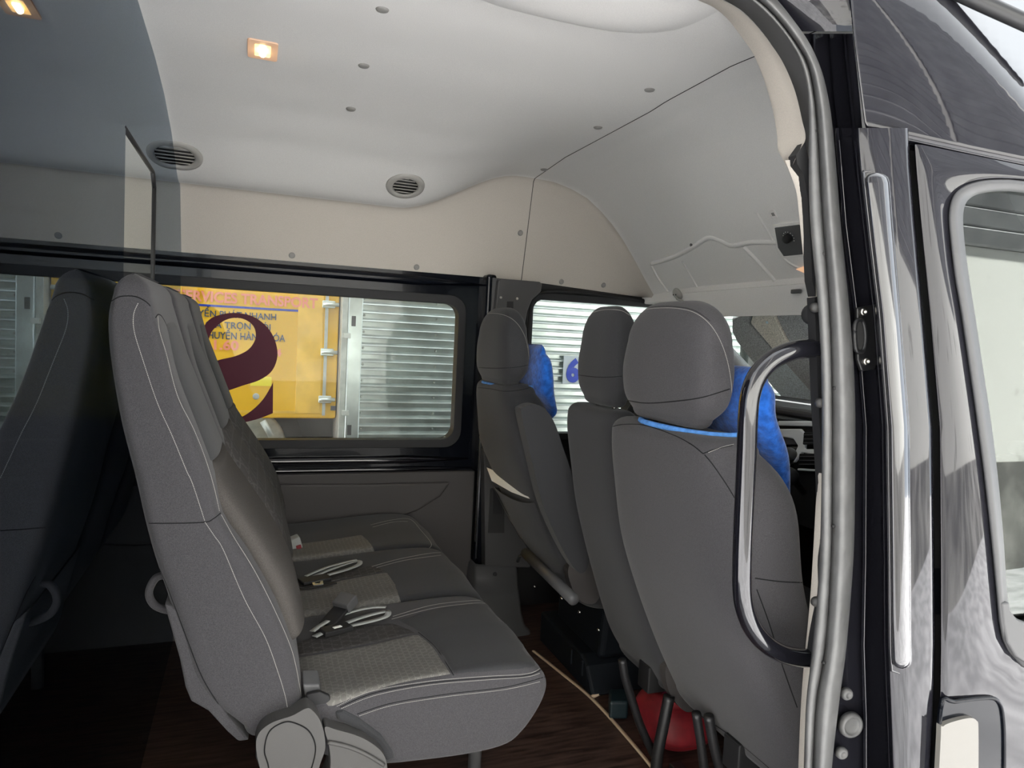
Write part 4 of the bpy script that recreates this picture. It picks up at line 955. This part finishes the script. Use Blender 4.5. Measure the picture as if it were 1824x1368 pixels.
# plain black body round the top of the doorway
rows = []
for y in (56, 45, 30, 0, -40, -90, -130):
    r0 = max(fr_(y)-14, 1180) if y >= -90 else 1200
    rows.append([P3(lerp(r0, fe(max(y, -90)), t), y, lerp(1.03, .945, t)) for t in np.linspace(0, 1, 9)])
struct(MB().grid(rows).build('wall_right.003', paint))
def bow(py): return .0+.00000115*max(0, 235-py)**2
def rl(py): return float(np.interp(py, [-120, 0, 60, 150, 226, 240], [1508, 1517, 1522, 1532, 1541, 1545]))
rows = []
for k in range(22):
    s_ = k/21; row = []
    for t in np.linspace(0, 1, 44):
        px = lerp(rl(240-360*s_), 2330, t); base = lerp(232, 392, t**.95); py = base-330*s_
        # swelling: the side leans in towards the roof, with a crease fading forward
        t0 = .178-.085*s_-.13*s_*s_; q_ = (t0-t)/.028; crease = .0028*(math.log1p(math.exp(min(q_, 30))) if q_ < 30 else q_)
        dl = ((px-1680)*165-(py-0)*144)/219.0; q2 = dl/9; sp = (math.log1p(math.exp(min(q2, 40))) if q2 < 30 else q2)*9 if dl > -80 else 0
        row.append(Vector(at(px, py, Y=.915+tum(base)+.012*s_+.045*s_**2.6+crease+.0019*sp)))
    rows.append(row)
rows.insert(0, [p+Vector((0, .05, .002)) for p in rows[0]])
rs = struct(MB().grid(rows).build('wall_right.004', paint))
MB().tube([p+Vector((0, .001, 0)) for p in rows[1]], .0022, 6).build('gutter_edge', paint, rs)
MB().tube([r[0]+Vector((.001, .0, 0)) for r in rows[1:]], .0022, 6).build('edge_bead', gloss, rs)
rt = MB().tube([Vector(at(*p, Y=1.03)) for p in catmull([(1640, -45), (1700, -18), (1760, 10), (1830, 42), (1920, 84)], 5)], .016, 12).build('roof_rail', sat)
tag(rt, 'dark roof rail crossing the top right corner above the black body side', 'rail')
# horizontal gap over pillar and door
g0 = [P3(lerp(1535, 2330, t), lerp(236, 396, t**.95), .985) for t in np.linspace(0, 1, 12)]; g1_ = [P3(lerp(1535, 2330, t), lerp(262, 424, t**.95), .985) for t in np.linspace(0, 1, 12)]
struct(MB().grid([g0, g1_]).build('trim_16', slotm))

struct(MB().box((-2.2, .94, GR+.22), (2.2, 1.03, FL-.003)).build('trim_17', sat, smooth=False, bevel=.01))
# ------------------------------------------------------------------ near front door
door = bpy.data.objects.new('door_1', None); COL.objects.link(door); struct(door)
YD = .915
def Dp(px, py, dY=0.0):
    """a point of the leaning door skin"""
    return P3(px, py, YD+dY)
tro = [(2180, 388), (1960, 345), (1824, 322), (1780, 319), (1745, 322), (1715, 332), (1697, 350), (1690, 380), (1692, 420), (1700, 490), (1712, 560), (1727, 660), (1741, 760), (1754, 860), (1765, 960), (1774, 1050), (1780, 1110), (1788, 1145), (1805, 1172), (1840, 1193), (1960, 1185), (2180, 1146)]
tri_ = [(2180, 410), (1960, 367), (1824, 344), (1785, 341), (1755, 343), (1733, 349), (1719, 362), (1714, 385), (1716, 425), (1724, 490), (1735, 560), (1750, 660), (1765, 760), (1777, 860), (1786, 960), (1792, 1050), (1797, 1085), (1805, 1098), (1818, 1105), (1840, 1108), (1960, 1092), (2180, 1058)]
to, ti = catmull(tro, 5), catmull(tri_, 5)
# skin: strip from the rear edge of the door to the window trim, then the sheet above and below
def dedge(y): return f8(max(y, 240))
rows = []
n_s = len(to)
edge = []
for i, p in enumerate(to):
    t = i/(n_s-1); y = float(np.interp(t, [0, .12, .30, .36, .80, .88, 1], [256, 256, 256, 270, 1120, 1250, 1900]))
    x = float(np.interp(t, [0, .30], [2180, f8(256)+2])) if t < .30 else dedge(y) if t < .88 else float(np.interp(t, [.88, 1], [dedge(1250), dedge(1480)+6]))
    if t < .30: y = 256+(x-1629)*.205
    edge.append((x, y))
cols = []
for e_, p in zip(edge, to):
    cols.append([Dp(e_[0], e_[1], .05), Dp(e_[0], e_[1], .008), Dp(e_[0]+1.5, e_[1]+.5, .002)]+[Dp(lerp(e_[0]+4, p[0], s_), lerp(e_[1], p[1], s_), -.010*math.sin(math.pi*min(1, s_*1.0))*.6) for s_ in np.linspace(0, 1, 12)])
skin = MB().grid(cols)
skin.build('door_skin', paint, door, auto=60)
MB().grid([[Dp(x, y0+(1-(x-1840)/490)*0, .003) for x, y0 in ((1835, ya), (2000, ya-25+k), (2180, ya-50+k), (2330, ya-75+k))] for ya, k in ((1186, 0), (1300, 0), (1480, 0), (1900, -60))]).build('lower_skin', paint, door)
MB().grid([[Dp(x, y) for x in (2165, 2240, 2330)] for y in (366, 600, 850, 1140, 1160)]).build('front_skin', paint, door)
tr = MB(); rows = []
for o_, i_ in zip(to, ti):
    rows.append([Dp(o_[0], o_[1], .004), Dp(lerp(o_[0], i_[0], .06), lerp(o_[1], i_[1], .06), -.006), Dp(lerp(o_[0], i_[0], .3), lerp(o_[1], i_[1], .3), -.010), Dp(lerp(o_[0], i_[0], .65), lerp(o_[1], i_[1], .65), -.007), Dp(i_[0], i_[1], .004), Dp(i_[0]+2, i_[1], .014)])
tr.grid(rows).build('window_trim', gplast_d, door)
bk_ = [(1785, 1075), (1799, 1073), (1802, 1090), (1812, 1104), (1830, 1110), (1960, 1094), (2180, 1060), (2180, 1140), (1960, 1180), (1835, 1186), (1810, 1170), (1795, 1145), (1788, 1110)]
MB().prism([Dp(*p, -.012) for p in bk_], (0, .012, 0)).build('waist_trim', gplast_d, door, smooth=False, bevel=.004)
MB().prism([Dp(p[0], p[1], .012) for p in ti], (0, .004, 0)).build('window_glass', doorglass, door, smooth=False)
# added dark sheet behind the glass stands in for the dim cabin
MB().prism([Dp(*p, .16) for p in ((1700, 330), (2330, 400), (2330, 1130), (1800, 1130))], (0, .01, 0)).build('dark_backing', slotm, door, smooth=False)
# handle in its recess
hx = catmull([(1676, 1262), (1700, 1250), (1760, 1243), (1780, 1252), (1787, 1280), (1789, 1330), (1788, 1400), (1786, 1470), (1676, 1470)], 4, True)
MB().prism([Dp(*p, -.008) for p in hx], (0, .006, 0), ).build('handle_recess', glossin, door, smooth=False, bevel=.003)
MB().tube([Dp(*p, -.009) for p in hx]+[Dp(*hx[0], -.009)], .004, 8).build('recess_rim', glossin, door)
hh_ = catmull([(1676, 1310), (1680, 1294), (1700, 1285), (1728, 1279), (1740, 1284), (1743, 1300), (1743, 1400), (1743, 1480), (1676, 1480)], 4, True)
MB().prism([Dp(*p, -.018) for p in hh_], (0, .010, 0)).build('handle', whitep, door, smooth=False, bevel=.005)

# ------------------------------------------------------------------ the street
struct(MB().box((-14, -12, GR-.1), (16, 16, GR)).build('ground', concrete, smooth=False))
# white wall and roller shutters on the near side of the lane (mirrored in the paint and glass)
wallm = mat('stained_white_wall', (.66, .65, .62), .85, noise=.0, nscale=1.2)
nt = wallm.node_tree; N_, Lk = nt.nodes, nt.links; bb = N_['Principled BSDF']
t_ = N_.new('ShaderNodeTexCoord'); n1 = N_.new('ShaderNodeTexNoise'); n1.inputs['Scale'].default_value = 1.3; n1.inputs['Detail'].default_value = 5; Lk.new(t_.outputs['Object'], n1.inputs['Vector'])
r1 = N_.new('ShaderNodeValToRGB'); r1.color_ramp.elements[0].position = .34; r1.color_ramp.elements[0].color = (.36, .36, .33, 1); r1.color_ramp.elements[1].position = .41; r1.color_ramp.elements[1].color = (.66, .655, .62, 1)
Lk.new(n1.outputs['Fac'], r1.inputs[0]); Lk.new(r1.outputs[0], bb.inputs['Base Color'])
YB = -3.6
shutm = mat('dark_shutter', (.30, .30, .305), .6, noise=.2, nscale=2)
struct(MB().box((-9, YB-.2, GR), (14, YB, 2.9)).build('wall_street', wallm, smooth=False))
struct(MB().box((-9, YB, GR), (14, YB+.03, .45)).build('baseboard_street', mat('stained_wall_foot', (.24, .235, .22), .9, noise=.5, nscale=1.5), smooth=False))
struct(MB().box((-9, YB-.2, 2.9), (14, YB-.02, 9.0)).build('wall_street.001', mat('grey_upper_wall', (.40, .39, .37), .9, noise=.15, nscale=2), smooth=False))
for i, (xa, xb) in enumerate(((-4.0, 1.2), (1.5, 6.2), (6.5, 12.5))):
    m = MB(); rows = []
    for k in range(0, 27):
        z = 2.9+k*.22
        rows += [[Vector((xa, YB+.02, z)), Vector((xb, YB+.02, z))], [Vector((xa, YB+.055, z+.02)), Vector((xb, YB+.055, z+.02))], [Vector((xa, YB+.13, z+.165)), Vector((xb, YB+.13, z+.165))]]
    m.grid(rows)
    o = m.build('roller_shutter', shutm, smooth=False)
    tag(o, 'ribbed metal roller shutter mirrored in the black body, '+('behind the bench', 'facing the doorway', 'facing the front door')[i], 'roller shutter', 'roller shutters across the lane')

# yellow lorry
YY = 4.28
yt = thing('yellow_lorry', 'yellow box lorry with lettering seen through the side window', 'lorry')
def ypt(px, py, Y=YY): return Vector(at(px, py, Y=Y))
zb = at(500, 745, Y=YY)[2]; xr = at(601, 650, Y=YY)[0]; xd = at(330, 600, Y=YY)[0]; xs = at(576, 650, Y=YY)[0]
MB().box((-4.5, YY, zb), (xr, YY+2.0, 5.3)).build('cargo_box', yell, yt, smooth=False, bevel=.01)  # unseen upper part made taller to keep the sun out of the van
MB().box((xs, YY-.012, zb+.02), (xs+.018, YY+.001, 5.3)).build('door_bar', alum2, yt, smooth=False)
MB().box((at(528, 650, Y=YY)[0], YY-.004, zb+.03), (xs-.01, YY+.001, 5.3)).build('door_edge', yell2, yt, smooth=False, bevel=.002)
MB().box((xd-.05, YY-.02, zb), (xd-.02, YY+.001, 5.3)).build('corner_post', yell2, yt, smooth=False, bevel=.004)
MB().box((xd-.16, YY-.015, zb), (xd-.09, YY+.001, 5.3)).build('corner_post', yell2, yt, smooth=False, bevel=.004)
for p in ((580, 542), (577, 627), (573, 711)):
    c = ypt(*p)
    hg = MB().box((c.x-.02, YY-.02, c.z-.022), (c.x+.055, YY, c.z+.022)).build('hinge', alum, yt, smooth=False, bevel=.006)
    MB().tube([Vector((c.x-.015, YY-.022, c.z)), Vector((c.x+.075, YY-.022, c.z))], .012, 8).build('hinge_pin', alum, hg)
c = ypt(300, 522); MB().box((c.x-.05, YY-.03, c.z-.02), (c.x+.03, YY, c.z+.02)).build('hinge', alum, yt, smooth=False, bevel=.006)
MB().box((-4.5, YY-.003, zb+.03), (xs, YY+.001, zb+.045)).build('lower_bead', yell2, yt, smooth=False)
MB().box((xs+.05, YY-.004, at(590, 727, Y=YY)[2]-.014), (xr, YY+.001, at(590, 727, Y=YY)[2]+.014)).build('dark_band', gplast_d, yt, smooth=False)
MB().box((-4.5, YY+.15, zb-.16), (xr, YY+.3, zb)).build('chassis_rail', blk, yt, smooth=False)
MB().box((at(505, 770, Y=YY)[0], YY-.05, zb-.20), (xr-.01, YY+.05, zb-.13)).build('bumper_bar', mat('orange_bar', (.65, .28, .06), .5), yt, smooth=False)
c = ypt(442, 800); c.y = YY+.25
wh = MB().lathe(c, (0, -1, 0), [(.05, .10), (.30, .11), (.36, .07), (.38, 0), (.36, -.1), (.05, -.1)], 40).build('wheel', tyre, yt)
MB().lathe(c, (0, -1, 0), [(0, .118), (.10, .118), (.14, .112), (.2, .125), (.215, .112), (.2, .10)], 32).build('wheel_rim', alum2, wh)
MB().tube([ypt(468, 750, YY-.01), ypt(484, 778, YY-.02)], .018, 8).build('support_strut', alum2, yt)
def ytext(body, x0, y0, x1, hpx, m_, bold=0.012):
    a_, b_ = ypt(x0, y0), ypt(x1, y0); hgt = hpx/F*(M[2] @ (np.array(a_)-EYE))
    return text_mesh(body, 'lettering', m_, yt, (a_.x, YY-.003, a_.z), b_.x-a_.x, hgt, .003, bold)
ytext('SERVICES TRANSPORT', 318, 534, 566, 19, pinktext, .03)
MB().box((ypt(318, 540).x, YY-.003, ypt(318, 541).z-.006), (ypt(571, 550).x, YY+.001, ypt(318, 541).z+.006)).build('blue_line', bluetext, yt, smooth=False)
ytext('CHUYỂN PHÁT NHANH', 318, 561, 492, 12, navytext)
ytext('GIÁ TRỌN GÓI', 366, 583, 482, 12, navytext)
ytext('CHUYỂN HÀNG HÓA', 359, 602, 508, 13, navytext)
ytext('1.60', 381, 622, 425, 17, pinktext, .03)
ytext('4', 489, 634, 501, 13, pinktext, .03)
stk = ypt(469, 679); MB().box((stk.x-.07, YY-.002, stk.z-.028), (stk.x+.045, YY+.001, stk.z+.026)).build('yellow_sticker', mat('lemon_sticker', (.85, .72, .03), .4), yt, smooth=False)
MB().lathe(ypt(456, 706), (0, -1, 0), [(0, .006), (.010, .006), (.018, .004), (.019, -.002)], 18).build('lamp_socket', alum2, yt)
# ribbed aluminium lorry
YA = 4.20
at_ = thing('ribbed_lorry', 'ribbed aluminium box lorry beyond the side and driver windows', 'lorry')
pz = at(700, 640, Y=YA); xl = at(640, 640, Y=YA)[0]
pitch = .0484; zs0 = at(700, 781, Y=YA)[2]
m = MB(); rows = []
z = zs0-20*pitch
while z < 5.2:
    for dz, dy in ((0, 0), (pitch*.48, 0), (pitch*.50, -.020), (pitch*.58, -.022), (pitch*.70, -.020), (pitch*.86, -.006), (pitch*.95, 0)):
        rows.append([Vector((x, YA+dy, z+dz)) for x in (xl, xl+2.5, 6.5)])
    z += pitch
m.grid(rows).build('ribbed_side', alum, at_, smooth=False)
MB().box((xl, YA+.02, -.55), (6.5, YA+2, 5.3)).build('cargo_box', alum2, at_, smooth=False)  # unseen top raised here too, blocking sun through the windows
xp = at(606, 640, Y=YA)[0]
MB().box((xp+.035, YA-.045, zs0-.9), (xl+.005, YA+.3, 5.3)).build('corner_post', alum, at_, smooth=False, bevel=.006)
MB().box((xp, YA-.02, zs0-.9), (xp+.035, YA+.3, 5.3)).build('post_flange', alum2, at_, smooth=False, bevel=.004)
for p in ((630, 572), (622, 766)):
    c = Vector(at(*p, Y=YA-.046)); MB().box((c.x-.012, YA-.049, c.z-.03), (c.x+.012, YA-.044, c.z+.03)).build('lock_slot', slotm, at_, smooth=False)
for p in ((618, 598), (615, 735)):
    c = Vector(at(*p, Y=YA-.03)); MB().box((c.x-.02, YA-.05, c.z-.015), (c.x+.02, YA-.02, c.z+.015)).build('post_bracket', alum2, at_, smooth=False, bevel=.003)
m = MB()
for xx in (xl+.02, at(775, 640, Y=YA)[0]):
    z = zs0-1*pitch
    while z < 1.4: m.lathe(Vector((xx, YA-.0, z+pitch*.25)), (0, -1, 0), [(0, .005), (.006, .004), (.008, 0)], 8); z += pitch*2
tag(m.build('rivets', alum2, at_), kind='stuff')
a_ = at(1007, 678, Y=YA-.032); hgt = .145
pb = MB().box((a_[0]-.02, YA-.034, a_[2]-.02), (a_[0]+.30, YA-.029, a_[2]+hgt+.02)).build('number_plate', mat('pale_plate', (.42, .47, .50), .5), at_, smooth=False)
text_mesh('67', 'number', bluetext, pb, (a_[0]+.002, YA-.035, a_[2]), .20, hgt, .003, .05)
# maroon letter stuck on the side window
YS = YW+.0285
outl = [(362, 600), (366, 580), (376, 567), (395, 560), (420, 558), (448, 563), (470, 576), (486, 598), (493, 625), (492, 645), (483, 662), (466, 676), (442, 687), (415, 695), (398, 700), (375, 712), (362, 730), (366, 745), (378, 752), (398, 754), (418, 750), (440, 740), (460, 724), (476, 704), (486, 681), (486.5, 735), (470, 744), (448, 750), (425, 753), (380, 758), (350, 745), (342, 720), (350, 695), (370, 676), (398, 664), (378, 640), (366, 620)]
outer_s = [(352, 735), (352, 706), (372, 692), (398, 685), (415, 681)]
big = catmull([(355, 640), (356, 600), (372, 570), (400, 559), (428, 558), (455, 566), (478, 585), (491, 610), (494, 636), (484, 661), (462, 677), (432, 687), (400, 698)], 6)+catmull([(380, 716), (350, 720), (338, 690), (352, 662), (385, 643), (420, 634), (443, 622), (455, 603), (453, 584), (440, 571), (420, 566), (398, 572), (378, 590), (370, 612), (366, 632)], 6)
dec = MB().prism([Vector(at(*p, Y=YS)) for p in big], (0, -.0012, 0)).build('window_letter', maroon, w1, smooth=False)
low = catmull([(345, 735), (370, 750), (400, 754), (430, 753), (460, 746), (486, 736)], 5)+[(486.5, 680)]+catmull([(484, 686), (468, 712), (446, 733), (424, 745), (400, 748), (375, 742), (352, 725)], 5)
MB().prism([Vector(at(*p, Y=YS)) for p in low], (0, -.0012, 0)).build('window_letter', maroon, w1, smooth=False)

# ------------------------------------------------------------------ give every empty its thing's base as origin
def base_origins():
    for o in list(S.objects):
        if o.type != 'EMPTY' or o.parent: continue
        allc = list(o.children_recursive); pts = [c.matrix_world @ v.co if False else v.co for c in allc if c.type == 'MESH' for v in c.data.vertices]
        if not pts: continue
        xs, ys_, zs = [p[0] for p in pts], [p[1] for p in pts], [p[2] for p in pts]
        off = Vector(((min(xs)+max(xs))/2, (min(ys_)+max(ys_))/2, min(zs)))
        for c in allc:
            if c.type == 'MESH': c.data.transform(Matrix.Translation(-off))
            else: c.location = Vector(c.location)-off
        o.location = off
base_origins()
